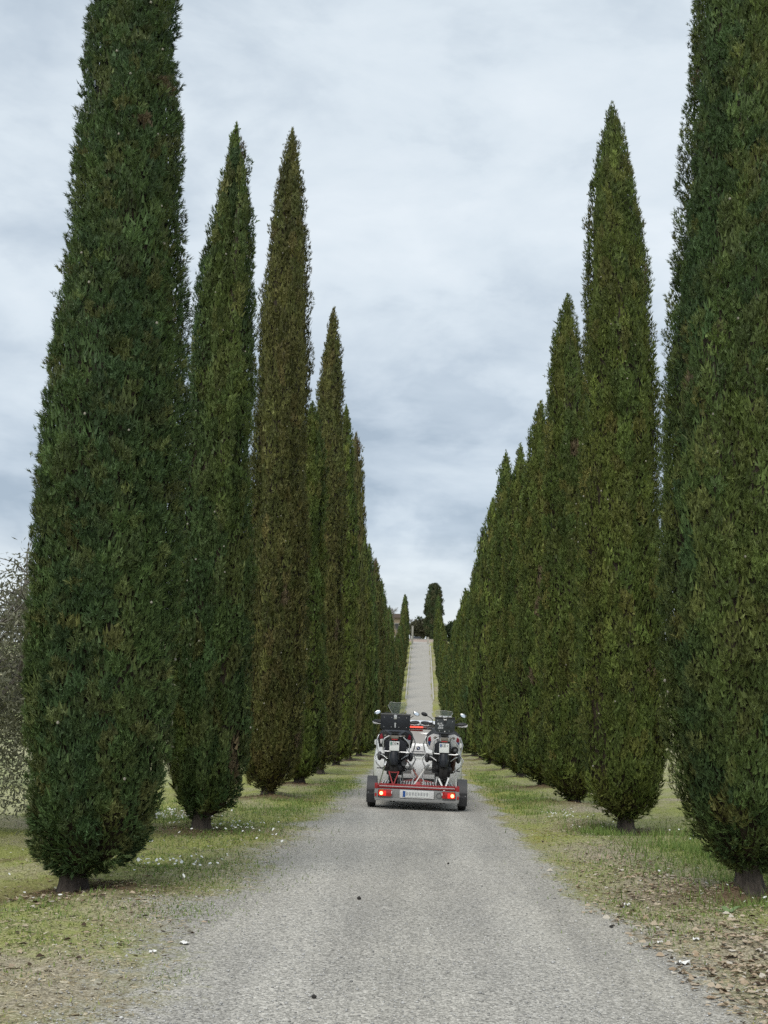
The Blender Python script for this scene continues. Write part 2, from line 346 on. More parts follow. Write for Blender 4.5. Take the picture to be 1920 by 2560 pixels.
ROADC, ROADW = -0.12, 1.62
def road_edge(y, side):
    P = np.stack([np.asarray(y, float).ravel(), np.full(np.size(y), side * 3.0)], 1)
    return (0.10 * snoise(P, 5.0, 31) + 0.06 * snoise(P, 1.3, 32)).reshape(np.shape(y)) + np.exp(-np.clip(np.asarray(y, float) - 6, 0, None) / 6.0) * (0.52 if side > 0 else 0.28)
def zones(x, y):
    P = np.stack([x.ravel(), y.ravel()], 1); sh = x.shape
    side = np.sign(x - ROADC); d = np.abs(x - ROADC) - ROADW - road_edge(y, 1.0) * (side > 0) - road_edge(y, -1.0) * (side < 0)
    soft = np.where(side < 0, 0.75, 0.38) * np.clip(1.6 - y / 40, 0.5, 1.6)
    gravel = np.clip(0.5 - d / (2 * soft), 0, 1)
    mulch = np.zeros(sh)
    for tx, ty, _, r in LEFT[:9] + RIGHT[:9]:
        q = ((x - tx - 0.12 * np.sign(-tx)) / 1.0) ** 2 + ((y - ty + 0.15) / 0.75) ** 2
        mulch = np.maximum(mulch, np.clip(1.15 - np.sqrt(q) * 0.75, 0, 1))
    mulch = np.maximum(mulch, 0.95 * np.clip(1 - np.abs(y - 13.0) / 0.55, 0, 1) * np.clip((-4.3 - x) / 0.4, 0, 1))      # tilled strip by the olive
    green = 0.56 + 0.28 * snoise(P, 3.2, 41).reshape(sh) + 0.10 * np.clip((np.abs(x) - 2.4) / 1.0, 0, 1)
    green = green + np.clip((y - 9.5) / 5, 0, 0.22) * (x < 0)                        # lusher to the left further on
    green = green - 0.12 * np.clip((8.6 - y) / 2.5, 0, 1)                               # trodden and dry close by
    green = green - 0.25 * (x > 0) * np.exp(-((y - 14) / 3.0) ** 2) * np.exp(-((x - 2.3) / 0.7) ** 2)
    green = green + 0.7 * np.exp(-((x - 4.1) / 0.9) ** 2 - ((y - 15.5) / 2.4) ** 2)
    green = np.clip(green, 0, 1)
    moss = np.exp(-((d - 0.22) / 0.30) ** 2) * np.clip(0.55 + 0.6 * snoise(P, 4.0, 43).reshape(sh), 0, 1) * np.clip((y - 10) / 4, 0, 1)
    pale = np.clip((y - 70) / 60, 0, 1)
    field = np.clip((np.abs(x) - 5.6 - 0.5 * snoise(P, 3, 44).reshape(sh)) / 1.5, 0, 1) * np.clip((y - 15.5) / 2.0, 0, 1)
    field = np.maximum(field, np.clip((np.abs(x) - 14) / 6, 0, 1)) * np.where(x > 0, .35, 1.0)
    return np.stack([gravel, mulch, green], -1), np.stack([moss, pale, field], -1)
def sheet(name, xs, ys, lift=0.0, edge=None):
    X, Y = np.meshgrid(xs, ys)
    if edge is not None: X = edge(X, Y)
    Z = gz(X, Y) + lift; V = np.stack([X, Y, Z], -1).reshape(-1, 3); nx, ny = len(xs), len(ys)
    i = np.arange(nx * ny).reshape(ny, nx); T = np.stack([i[:-1, :-1], i[:-1, 1:], i[1:, 1:], i[1:, :-1]], -1).reshape(-1, 4)
    me = np_mesh(name, V, T); z1, z2 = zones(X, Y)
    for nm, z in (('zone', z1), ('zone2', z2)):
        a = me.attributes.new(nm, 'FLOAT_COLOR', 'POINT'); c = np.ones((nx * ny, 4), np.float32); c[:, :3] = z.reshape(-1, 3); a.data.foreach_set('color', c.ravel())
    me.polygons.foreach_set('use_smooth', [True] * len(me.polygons))
    return link_mesh(name, me, M['ground'])
def ax(*segs):
    out = []
    for a, b, n in segs: out.append(np.linspace(a, b, n, endpoint=False))
    return np.concatenate(out + [[segs[-1][1]]])
gx = ax((-1500, -300, 10), (-300, -60, 16), (-60, -9, 30), (-9, 9, 100), (9, 60, 30), (60, 300, 16), (300, 1500, 10))
gy = ax((-60, -4, 20), (-4, 5, 20), (5, 34, 170), (34, 100, 90), (100, 260, 80), (260, 500, 24), (500, 2500, 20))
tag(sheet('ground', gx, gy), kind='structure')
rx = np.linspace(-1, 1, 23); ry = ax((-4, 5, 20), (5, 34, 230), (34, 100, 130), (100, 208, 110))
def redge(U, Y):
    w = np.where(U < 0, ROADW + 0.0 + road_edge(Y, -1.0), ROADW + road_edge(Y, 1.0)); return ROADC + U * w
tag(sheet('gravel_road', rx, ry, 0.004, redge), kind='structure')

# ------------------------------------------------------------------ foliage
PROF = np.array([(0, .22), (.008, .42), (.02, .66), (.04, .84), (.07, .94), (.12, .985), (.20, 1.0), (.30, .985), (.45, .90), (.58, .83), (.70, .75), (.82, .60), (.91, .39), (.97, .18), (1, .02)])
# outlines of the two nearest trees: height, reach to the left, reach to the right of the trunk
SHAPE_L = np.array([(.16, -.14, .16), (.30, -.36, .58), (.55, -.48, .72), (.84, -.54, .76), (1.58, -.61, .82), (2.74, -.66, .84), (3.94, -.66, .80), (5.19, -.60, .74), (6.5, -.52, .66), (7.87, -.46, .58), (9.29, -.45, .46), (10.6, -.36, .36), (12.0, -.20, .20), (13.2, -.01, .03)])
SHAPE_L[2:-1, 1] += .02; SHAPE_L[2:-1, 2] -= .01
SHAPE_R = np.array([(.16, -.16, .18), (.35, -.38, .40), (.53, -.50, .55), (.92, -.60, .68), (1.72, -.72, .80), (2.96, -.79, .88), (3.82, -.77, .92), (5.6, -.67, .94), (7.01, -.53, .92), (8.48, -.40, .88), (10.0, -.27, .80), (11.2, -.15, .68), (12.6, .0, .46), (13.8, .18, .24)])
SHAPE_R[2:-1, 1] += np.interp(SHAPE_R[2:-1, 0], [4.5, 7], [-.04, .05])
PROF_ROUND = np.array([(0, .45), (.04, .72), (.1, .88), (.25, 1.0), (.5, .98), (.7, .9), (.83, .74), (.92, .52), (.97, .32), (1, .03)])
def spikes(P, D, L, W, C, gen, face=None):
    """one slim tapering triangle for each base point P, direction D, length L, width W, colour C"""
    n = len(P); s = np.cross(D, gen.normal(size=(n, 3)) if face is None else face + gen.normal(size=(n, 3)) * 0.45); s /= np.linalg.norm(s, axis=1, keepdims=True) + 1e-9
    V = np.stack([P + s * (W / 2)[:, None], P + D * L[:, None], P - s * (W / 2)[:, None]], 1).reshape(-1, 3)
    return V, np.arange(3 * n).reshape(n, 3), np.repeat(C, 3, axis=0)
def unit(D): return D / (np.linalg.norm(D, axis=1, keepdims=True) + 1e-9)
def crown(name, seed, H, R, z0, ntuft, nbl, A, L, W, pal, lump=1.0, prof=PROF, stray=0.004, streak=1.0, shape=None, rc=0.085, face=None):
    """ntuft feathery sprays of axis length A, each of nbl scaly shoots of length L and width W, gathered in bunches of radius rc drawn out upwards by streak"""
    from mathutils import kdtree
    g = np.random.default_rng(seed); off = None
    if shape is not None:
        z0, H = shape[0, 0], shape[-1, 0]; zz_ = (shape[:, 0] - z0) / (H - z0); half = (shape[:, 2] - shape[:, 1]) / 2; R = half.max()
        prof = np.stack([zz_, half / R], 1); off = np.stack([zz_, (shape[:, 2] + shape[:, 1]) / 2], 1)
    tt = np.linspace(0, 1, 600); ff = np.interp(tt, prof[:, 0], prof[:, 1]); cdf = np.cumsum(ff + 0.03); cdf /= cdf[-1]
    hh = H - z0; area = 2 * math.pi * R * ff.mean() * hh
    def surf(t, th):
        q = np.stack([np.cos(th) * R, np.sin(th) * R, t * hh * 0.30 / streak], 1)              # drawn-out upright clumps
        f = np.interp(t, prof[:, 0], prof[:, 1]); amp = np.minimum(1, f / 0.35)
        r = R * f * (1 + 0.045 * snoise(q, 1.6, seed + 1)) + lump * amp * 0.030 * np.minimum(snoise(q, 0.50, seed + 2), 0.9)
        if streak > 1.5: r = r + 0.034 * amp * snoise(np.stack([np.cos(th) * R, np.sin(th) * R, t * hh * 0.07], 1), 0.42, seed + 8)      # upright folds
        return np.maximum(r, 0.012), q
    cx = lambda z: (0.03 * np.sin(z * 0.7 + seed) * z / hh + 0.015 * np.sin(z * 2.1 + seed * 2)) if off is None else np.interp(z / hh, off[:, 0], off[:, 1])
    cy = lambda z: 0.04 * np.cos(z * 0.6 + seed * 1.3) * z / hh
    def pos(t, th, r): z = t * hh; return np.stack([np.cos(th) * r, np.sin(th) * r, z], 1)
    # bunches
    nc = max(60, int(area / (math.pi * rc * rc * streak) * 1.15)); tcl = np.interp(g.random(nc), cdf, tt); thc = g.random(nc) * 2 * math.pi; rcl, qc = surf(tcl, thc); Pc = pos(tcl, thc, rcl)
    kd = kdtree.KDTree(nc)
    for i, p in enumerate(Pc): kd.insert((p[0], p[1], p[2] / streak), i)
    kd.balance()
    c1 = snoise(qc, 0.9, seed + 4); pal = np.array(pal)
    w1 = np.clip(0.5 + 0.35 * c1 + 0.25 * g.normal(size=nc), 0, 1)[:, None]; w2 = np.clip(0.02 + 0.38 * g.normal(size=nc), 0, 1)[:, None]
    Cc_ = pal[0] * (1 - w1) + pal[1] * w1; Cc_ = Cc_ * (1 - w2) + pal[2] * w2; Cc_ *= np.exp(g.normal(size=(nc, 1)) * 0.16)
    dead = g.random(nc) < 0.0025; Cc_[dead] = np.array([0.14, 0.108, 0.062]); hgt = g.uniform(0.55, 1.15, nc) * lump
    t = np.interp(g.random(ntuft), cdf, tt); th = g.random(ntuft) * 2 * math.pi
    r, q = surf(t, th); P0 = pos(t, th, r); hit = [kd.find((p[0], p[1], p[2] / streak)) for p in P0]; ci = np.array([h_[1] for h_ in hit]); dd = np.array([h_[2] for h_ in hit]) / rc
    k_ = g.random(ntuft) < np.clip(1.75 - 1.05 * dd, 0.12, 1)
    if face is not None: k_ &= (np.cos(th - face) > -0.4) | (g.random(ntuft) < 0.4)      # sparser on the side turned away from the drive
    t, th, r, q, P0, ci, dd = t[k_], th[k_], r[k_], q[k_], P0[k_], ci[k_], dd[k_]; ntuft = len(t)     # clefts between the bunches stay thin
    fw = np.minimum(1, np.interp(t, prof[:, 0], prof[:, 1]) / 0.3)
    dome = (1 - np.minimum(dd, 1.4) ** 2) * 0.85 * rc * hgt[ci]
    inner = g.exponential(0.035, ntuft) * fw
    out = np.stack([np.cos(th), np.sin(th), np.zeros(ntuft)], 1); z = z0 + t * hh
    stick = g.random(ntuft) < stray * (1 + 9 * np.clip((t - .86) / .14, 0, 1)); rr = np.maximum(r - inner + (dome - 0.045) * fw, 0.005) + stick * g.uniform(0.02, 0.07, ntuft)
    P = out * rr[:, None]; P[:, 2] = z; P[:, 0] += cx(z - z0); P[:, 1] += cy(z - z0)
    low = np.clip(1 - t / 0.06, 0, 1); hi = np.clip((t - 0.8) / 0.2, 0, 1)
    a = 0.40 / streak ** .4 + 0.5 * low - 0.15 * hi; b = 0.80 * streak ** .4 - 0.85 * low + 0.3 * hi
    fan = P0 - Pc[ci]; fan[:, 2] *= 0.6 / streak
    D = out * a[:, None] + fan * (0.48 / rc); D[:, 2] += b; D = unit(D + g.normal(size=(ntuft, 3)) * 0.25)
    C = Cc_[ci] * np.exp(g.normal(size=(ntuft, 1)) * 0.14)
    n = ntuft * nbl; sc = np.minimum(1, 0.5 + fw * 0.5) * g.uniform(0.75, 1.25, ntuft); u = g.random(n)
    Dr = np.repeat(D, nbl, 0); Pb = np.repeat(P, nbl, 0) + Dr * (u * A * np.repeat(sc, nbl))[:, None] + g.normal(size=(n, 3)) * (A * 0.12)
    Db = unit(Dr + g.normal(size=(n, 3)) * 0.34)
    V, T, Cv = spikes(Pb, Db, L * g.uniform(0.6, 1.3, n) * np.repeat(sc, nbl), W * g.uniform(0.7, 1.3, n), np.repeat(C, nbl, 0) * g.uniform(0.85, 1.18, (n, 1)), g, np.repeat(unit(out + fan * (0.5 / rc)), nbl, 0))
    # a deeper, broader layer of the same green sprays, so that only shade shows between the outer ones
    ni = int(area / (W * 3.2 * L * 2.2 / 2) * 1.7); ti = np.interp(g.random(ni), cdf, tt); hi_ = g.random(ni) * 2 * math.pi; ri, _ = surf(ti, hi_); fi = np.minimum(1, np.interp(ti, prof[:, 0], prof[:, 1]) / 0.3)
    ri = np.maximum(ri - g.uniform(0.05, 0.125, ni) * fi, ri * 0.4); Pi = pos(ti, hi_, ri); zi = Pi[:, 2].copy(); Pi[:, 0] += cx(zi); Pi[:, 1] += cy(zi); Pi[:, 2] += z0
    li = np.clip(1 - ti / 0.06, 0, 1); Di = np.stack([np.cos(hi_) * (.25 + .6 * li), np.sin(hi_) * (.25 + .6 * li), 1.0 - 1.0 * li], 1); Di = unit(Di + g.normal(size=(ni, 3)) * .28)
    si = unit(np.stack([-np.sin(hi_), np.cos(hi_), np.zeros(ni)], 1) + g.normal(size=(ni, 3)) * .35)
    hit = [kd.find((np.cos(b_) * r_, np.sin(b_) * r_, z_ / streak))[1] for b_, r_, z_ in zip(hi_, ri, zi)]; Ci = Cc_[hit] * np.exp(g.normal(size=(ni, 1)) * .2)
    Li = L * 2.2 * g.uniform(.7, 1.3, ni) * np.minimum(1, .4 + .6 * fi); Wi = W * 3.2 * g.uniform(.7, 1.3, ni) * np.minimum(1, .35 + .65 * fi)
    Vi = np.stack([Pi + si * (Wi / 2)[:, None], Pi + Di * Li[:, None], Pi - si * (Wi / 2)[:, None]], 1).reshape(-1, 3)
    T = np.concatenate([T, np.arange(3 * ni).reshape(ni, 3) + len(V)]); V = np.concatenate([V, Vi]); Cv = np.concatenate([Cv, np.repeat(Ci, 3, 0)])
    # dark core for the shaded inner twigs: a lumpy closed skin below the sprays
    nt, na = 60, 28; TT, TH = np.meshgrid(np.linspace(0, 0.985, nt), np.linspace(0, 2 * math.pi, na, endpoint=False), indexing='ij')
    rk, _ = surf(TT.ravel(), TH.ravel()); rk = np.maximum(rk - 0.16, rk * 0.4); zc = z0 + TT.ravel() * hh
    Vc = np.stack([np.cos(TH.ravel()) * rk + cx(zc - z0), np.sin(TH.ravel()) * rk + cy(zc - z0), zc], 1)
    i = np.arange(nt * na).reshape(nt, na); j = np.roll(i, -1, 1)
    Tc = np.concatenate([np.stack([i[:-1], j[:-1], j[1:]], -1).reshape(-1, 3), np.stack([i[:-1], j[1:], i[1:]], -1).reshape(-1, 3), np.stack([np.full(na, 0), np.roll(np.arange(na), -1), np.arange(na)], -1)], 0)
    Cc = np.tile(np.array([.050, .038, .024]), (len(Vc), 1)) * g.uniform(0.7, 1.2, (len(Vc), 1))      # dead-twig brown, kept dark to stand in for shade inside the crown
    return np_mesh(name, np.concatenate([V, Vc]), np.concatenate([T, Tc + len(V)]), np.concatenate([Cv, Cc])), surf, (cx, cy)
def trunk_mesh(name, h, r, seed):
    g = random.Random(seed); mb = MB(); rings = []; n = 18; ph = [g.uniform(0, 6.28) for _ in range(3)]
    for z, k in ((-0.08, 1.5), (0.02, 1.25), (0.10, 1.08), (0.25, 1.0), (0.6, 0.92), (h, 0.8)):
        rings.append([Vector(((r * k * (1 + 0.10 * math.sin(3 * q + ph[0]) + 0.07 * math.sin(7 * q + ph[1]) + 0.05 * math.sin(11 * q + ph[2])) * math.cos(q)), (r * k * (1 + 0.10 * math.sin(3 * q + ph[0]) + 0.07 * math.sin(7 * q + ph[1]) + 0.05 * math.sin(11 * q)) * math.sin(q)), z)) for q in [2 * math.pi * i / n for i in range(n)]])
    return mb.loft(rings).mesh(name, smooth=60)
BLUE = [(.050, .088, .034), (.078, .124, .038), (.120, .128, .044)]
OLIVE = [(.074, .108, .027), (.116, .146, .032), (.150, .144, .040)]
BROWN = [(.086, .097, .029), (.118, .119, .036), (.142, .120, .043)]
MIXED = [(.056, .097, .033), (.095, .130, .034), (.130, .132, .040)]
ORD = ['nearest', 'second', 'third', 'fourth', 'fifth', 'sixth', 'seventh', 'eighth', 'ninth', 'tenth', 'eleventh', 'twelfth']
LAB_L = ['tall dark blue-green cypress cut off by the top edge, nearest in the left row',
         'green pointed cypress with bare short trunk, second from the camera in the left row',
         'brownish slim cypress with frayed tip, third from the camera in the left row',
         'fresh green cypress squeezed between two brown ones, fourth in the left row',
         'tall brown cypress with spiked tip, fifth from the camera in the left row']
LAB_R = ['broad dark green cypress cut off by the right edge, nearest in the right row',
         'tall olive cypress on a short dark trunk, second from the camera in the right row',
         'olive cypress with blunt ragged tip, third from the camera in the right row',
         'narrow-topped olive cypress, fourth from the camera in the right row',
         'olive cypress with slender pointed tip, fifth from the camera in the right row']
mid_meshes = {}
def cypress(i, sd, tx, ty, H, R):
    left = sd < 0; seed = 100 + i * 7 + (0 if left else 3)
    word = 'left' if left else 'right'
    if i < len(LAB_L): lab = (LAB_L if left else LAB_R)[i]
    elif i < 12: lab = '%s cypress from the camera along the %s row of the avenue' % (ORD[i], word)
    else: lab = 'small distant cypress of the %s row climbing the hill beyond the trailer' % word
    root = empty('cypress_tree', (tx, ty, gz1(tx, ty)), (0, 0, 0))
    tag(root, lab, 'tree', 'cypresses lining the %s side of the drive' % word)
    pal = ([BLUE, MIXED, BROWN, OLIVE, BROWN, OLIVE, BROWN] if left else [MIXED, OLIVE, OLIVE, OLIVE, OLIVE, OLIVE, OLIVE])[min(i, 6)]
    z0 = [0.24, 0.15, 0.05, 0.08, 0.1][i] if left and i < 5 else ([0.26, 0.18, 0.12, 0.10, 0.1][i] if i < 5 else 0.08)
    if i < 6:
        nt, nb, A, L, W = [(47000, 13, .048, .042, .0098), (26000, 11, .058, .050, .0135), (22000, 10, .068, .056, .017), (13500, 9, .08, .064, .023), (12000, 8, .09, .072, .028), (9500, 7, .10, .08, .034)][i]
        me, surf, (cx, cy) = crown('crown', seed, H, R, z0, nt, nb, A, L, W, pal, 1.0, stray=0.006, streak=1.15 if left and i == 0 else (1.7 if i == 0 else 2.6), shape=(SHAPE_L if left else SHAPE_R) if i == 0 else None, rc=.080 + .008 * i, face=math.atan2(-ty, -tx))
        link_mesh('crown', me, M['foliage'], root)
        if i < 3:      # pale round seed cones among the sprays
            g = np.random.default_rng(seed + 50); k = [70, 60, 40][i]; t = g.uniform(0.06, 0.9, k); th = g.uniform(0, 6.28, k); r, _ = surf(t, th); mb = MB()
            for a, b, c in zip(t, th, r):
                z = z0 + a * (H - z0); s = g.uniform(0.022, 0.032)
                mb.ell((math.cos(b) * c + cx(z - z0), math.sin(b) * c + cy(z - z0), z), (s, s, s * 1.1), 6, 4)
            tag(mb.build('seed_cones', M['cone'], root), kind='stuff')
    else:
        key = (left, i % 3, i > 14)
        if key not in mid_meshes:
            far = i > 14
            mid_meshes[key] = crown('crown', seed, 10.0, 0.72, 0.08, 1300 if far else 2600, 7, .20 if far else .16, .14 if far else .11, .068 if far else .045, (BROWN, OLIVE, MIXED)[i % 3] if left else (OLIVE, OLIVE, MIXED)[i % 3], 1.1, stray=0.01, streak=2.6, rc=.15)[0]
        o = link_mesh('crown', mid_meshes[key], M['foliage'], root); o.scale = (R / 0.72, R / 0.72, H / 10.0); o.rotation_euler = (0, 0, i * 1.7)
    link_mesh('trunk', trunk_mesh('trunk', min(3.0, H * 0.3), [0.125, 0.13, 0.12][i] if i < 3 else R * 0.2, seed), M['bark'], root)
M['cone'] = simple('seed_cone', (0.30, 0.28, 0.23), 0.8, var=0.3, scale=80)
for i, (x, y, h, r) in enumerate(LEFT): cypress(i, -1, x, y, h, r)
for i, (x, y, h, r) in enumerate(RIGHT): cypress(i, 1, x, y, h, r)

# ------------------------------------------------------------------ ground cover
def gzv(x, y): return gz(np.asarray(x), np.asarray(y))
g = np.random.default_rng(5)
n = 500000; yy = 5.6 + (g.random(n) ** 2.3) * 62; xx = g.uniform(-9.5, 9.5, n)
keep = np.abs(xx - yy * 0.036 * 0) < 1.2 + yy * 0.40; xx, yy = xx[keep], yy[keep]
z1, z2 = zones(xx, yy); pr = np.clip(1.15 - z1[:, 0] * 1.9, 0, 1) * (1 - 0.75 * z1[:, 1]); pr *= 0.35 + 0.65 * np.clip(0.5 + 0.5 * snoise(np.stack([xx, yy], 1), 0.55, 61), 0, 1)
k = g.random(len(xx)) < pr; xx, yy, z1, z2 = xx[k], yy[k], z1[k], z2[k]
def blades(name, xx, yy, H, W, C, lean=0.5):
    n = len(xx); az = g.uniform(0, 6.28, n); D = np.stack([np.cos(az) * lean * g.uniform(0.2, 1.6, n), np.sin(az) * lean * g.uniform(0.2, 1.6, n), np.ones(n)], 1); D = unit(D)
    P = np.stack([xx, yy, gzv(xx, yy) - 0.005], 1); s = np.stack([np.cos(az + 1.57), np.sin(az + 1.57), np.zeros(n)], 1)
    V = np.stack([P + s * (W / 2)[:, None], P + D * H[:, None], P - s * (W / 2)[:, None]], 1).reshape(-1, 3)
    return np_mesh(name, V, np.arange(3 * n).reshape(n, 3), np.repeat(C, 3, 0))
n = len(xx); isg = g.random(n) < np.clip(z1[:, 2] * 1.25 + 0.08 * snoise(np.stack([xx, yy], 1), 1.1, 62), 0, 1)
GREEN = np.array([.215, .26, .065]); GREEN2 = np.array([.43, .44, .14]); STRAW = np.array([.60, .54, .36]); STRAW2 = np.array([.42, .36, .22]); MOSS = np.array([.36, .33, .075])
w = g.random((n, 1)); Cg = GREEN * (1 - w) + GREEN2 * w; Cs = STRAW * (1 - w) + STRAW2 * w; C = np.where(isg[:, None], Cg, Cs)
C = np.where((g.random(n) < z2[:, 0] * 0.8)[:, None], MOSS * g.uniform(0.7, 1.2, (n, 1)), C)
tag(link_mesh('grass', blades('grass', xx, yy, np.where(isg, g.uniform(.014, .042, n), g.uniform(.012, .035, n)), g.uniform(.006, .013, n) * (1 + yy / 40), C, 1.5), M['grassblade']), 'short patchy green and dry grass on both verges of the drive', 'grass', kind='stuff')
n = 34000; lx = np.concatenate([g.normal(-2.9, .9, n // 2), g.normal(2.6, .7, n // 2)]); ly = 5.6 + g.random(n) ** 1.8 * 16; zz, _ = zones(lx, ly); kk = zz[:, 0] < .62; lx, ly = lx[kk], ly[kk]; n = len(lx)
az = g.uniform(0, 6.28, n); D = unit(np.stack([np.cos(az), np.sin(az), g.normal(.05, .15, n)], 1)); w = g.random((n, 1)); C = np.where(w < .14, np.array([.08, .06, .04]), np.where(w < .75, np.array([.40, .34, .22]), np.array([.56, .50, .38])))
V, T, Cv = spikes(np.stack([lx, ly, gzv(lx, ly) + .008], 1), D, g.uniform(.02, .07, n), g.uniform(.005, .011, n), C * g.uniform(.8, 1.2, (n, 1)), g)
tag(link_mesh('dry_straw', np_mesh('dry_straw', V, T, Cv), M['deadleaf']), 'dry straw and twig litter lying on the near verges', 'straw', kind='stuff')
for tx, ty, _, _ in LEFT[:4] + RIGHT[:4]:
    n = 900; az = g.uniform(0, 6.28, n); rr = np.abs(g.normal(0, .55, n)) + .12; lx, ly = tx + np.cos(az) * rr, ty + np.sin(az) * rr; a2 = g.uniform(0, 6.28, n); D = unit(np.stack([np.cos(a2), np.sin(a2), g.normal(.1, .2, n)], 1))
    V, T, Cv = spikes(np.stack([lx, ly, gzv(lx, ly) + .006], 1), D, g.uniform(.02, .09, n), g.uniform(.005, .012, n), np.array([.19, .125, .075]) * g.uniform(.4, 1.5, (n, 1)), g)
    for _r in [r_ for r_ in scene.objects if r_.name.startswith('cypress_tree') and abs(r_.location.x - tx) < .01 and abs(r_.location.y - ty) < .01]:
        V[:, :3] -= np.array(_r.location); tag(link_mesh('needle_litter', np_mesh('needle_litter', V, T, Cv), M['deadleaf'], _r), kind='stuff')
# longer tufts
px, py, ph = [], [], []
for cx_, cy_, sx, sy, cnt, h0, h1 in [(4.15, 15.3, .75, 1.9, 7000, .07, .21), (-4.3, 19.5, .8, 1.5, 3500, .06, .16), (-2.7, 12.6, .6, .8, 2200, .03, .08), (-2.7, 16.6, .5, 1.2, 2400, .03, .09), (-2.5, 21.5, .4, 1.6, 2200, .05, .13), (-2.1, 29, .3, 2.5, 1500, .05, .15),
                                     (2.9, 18.6, .25, .5, 900, .08, .22), (2.35, 26.5, .35, 3.0, 3500, .05, .14), (2.2, 36, .3, 4, 2500, .05, .14), (-1.95, 9.75, .20, .28, 650, .02, .05), (-1.55, 7.3, .10, .25, 120, .02, .04), (-3.0, 8.3, .6, .8, 2600, .015, .045), (-2.3, 11.2, .4, .8, 1500, .02, .05), (2.7, 10.4, .5, .9, 1500, .02, .05), (2.4, 13.5, .45, 1.8, 2600, .02, .06), (3.2, 11.2, .25, .3, 350, .06, .2), (-3.2, 9.6, .5, .3, 700, .03, .08), (1.95, 11.0, .1, .3, 160, .03, .08), (2.2, 10.0, .2, .5, 300, .03, .07)]:
    px.append(g.normal(cx_, sx, cnt)); py.append(g.normal(cy_, sy, cnt)); ph.append(g.uniform(h0, h1, cnt))
px, py, ph = map(np.concatenate, (px, py, ph)); n = len(px); w = g.random((n, 1)); C = np.array([.11, .19, .045]) * (1 - w) + np.array([.26, .33, .09]) * w
tag(link_mesh('grass_tufts', blades('grass_tufts', px, py, ph, g.uniform(.006, .012, n) * (1 + py / 50), C, 0.9), M['grassblade']), 'longer fresh green grass tufts between the cypress trunks', 'grass', kind='stuff')
# gravel pebbles lying loose
n = 9000; py = 5.8 + g.random(n) ** 2.0 * 16; px = g.uniform(-2.6, 2.3, n); z1, z2 = zones(px, py); k = g.random(n) < np.clip(z1[:, 0] * 1.6, 0, 1); px, py = px[k], py[k]; n = len(px)
octv = np.array([(1, 0, 0), (0, 1, 0), (-1, 0, 0), (0, -1, 0), (0, 0, .7), (0, 0, -.5)], float); octf = np.array([(0, 1, 4), (1, 2, 4), (2, 3, 4), (3, 0, 4), (1, 0, 5), (2, 1, 5), (3, 2, 5), (0, 3, 5)])
sz = g.uniform(.004, .010, n) * (1 + 0.6 * (g.random(n) < .05)); V = octv[None] * g.uniform(.7, 1.3, (n, 6, 1)) * sz[:, None, None]; az = g.uniform(0, 6.28, n); ca, sa = np.cos(az)[:, None], np.sin(az)[:, None]
V = np.stack([V[..., 0] * ca - V[..., 1] * sa, V[..., 0] * sa + V[..., 1] * ca, V[..., 2]], -1); V[..., 0] += px[:, None]; V[..., 1] += py[:, None]; V[..., 2] += (gzv(px, py) + 0.004 + sz * .25)[:, None]
gr = np.clip(g.normal(.42, .10, (n, 1)), .18, .66); C = np.repeat(gr * np.array([1.0, .985, .95]), 6, 0)
tag(link_mesh('loose_gravel', np_mesh('loose_gravel', V.reshape(-1, 3), (octf[None] + np.arange(n)[:, None, None] * 6).reshape(-1, 3), C), M['stone']), 'loose grey gravel stones strewn over the drive', 'gravel', kind='stuff')
# dead leaves
px, py = [], []
for cx_, cy_, sx, sy, cnt in [(2.55, 7.9, .40, .75, 1500), (2.75, 9.2, .35, .5, 450), (2.4, 12.4, .4, 1.1, 520), (2.6, 14.5, .4, 1.2, 220), (-2.6, 7.9, .5, .9, 55), (-2.2, 9.0, .35, .5, 25), (2.0, 10.2, .3, 1.0, 160), (-3.0, 10.2, .4, .4, 120)]:
    px.append(g.normal(cx_, sx, cnt)); py.append(g.normal(cy_, sy, cnt))
px, py = np.concatenate(px), np.concatenate(py); z1, _ = zones(px, py); k = (z1[:, 0] < 0.75) & (py > 5.5); px, py = px[k], py[k]; n = len(px)
lf = np.array([(0, -.5, 0), (.26, -.12, .10), (.20, .22, .06), (0, .5, .02), (-.20, .22, .06), (-.26, -.12, .10)]); lft = np.array([(0, 1, 2), (0, 2, 3), (0, 3, 4), (0, 4, 5)])
sz = g.uniform(.03, .075, n); V = lf[None] * sz[:, None, None]; V[..., 2] *= g.uniform(-1.0, 3.0, (n, 1)); V[..., 0] *= g.uniform(.6, 1.2, (n, 1)); az = g.uniform(0, 6.28, n); tl = g.normal(0, .35, n); ca, sa = np.cos(az)[:, None], np.sin(az)[:, None]
V[..., 2] += V[..., 0] * np.tan(tl)[:, None]; V = np.stack([V[..., 0] * ca - V[..., 1] * sa, V[..., 0] * sa + V[..., 1] * ca, V[..., 2]], -1); V[..., 0] += px[:, None]; V[..., 1] += py[:, None]; V[..., 2] += (gzv(px, py) + .012)[:, None]
w = g.random((n, 1)); w2 = g.random((n, 1)); C = np.array([.34, .25, .165]) * (1 - w) + np.array([.50, .42, .315]) * w; C = np.where(w2 < .12, np.array([.55, .50, .42]), C); C = np.where((w2 > .86) | (px[:, None] < 0) & (w2 > .55), np.array([.075, .052, .036]), C)
tag(link_mesh('dead_leaves', np_mesh('dead_leaves', V.reshape(-1, 3), (lft[None] + np.arange(n)[:, None, None] * 6).reshape(-1, 3), np.repeat(C, 6, 0)), M['deadleaf']), 'curled brown dead leaves littering the verges', 'leaves', kind='stuff')
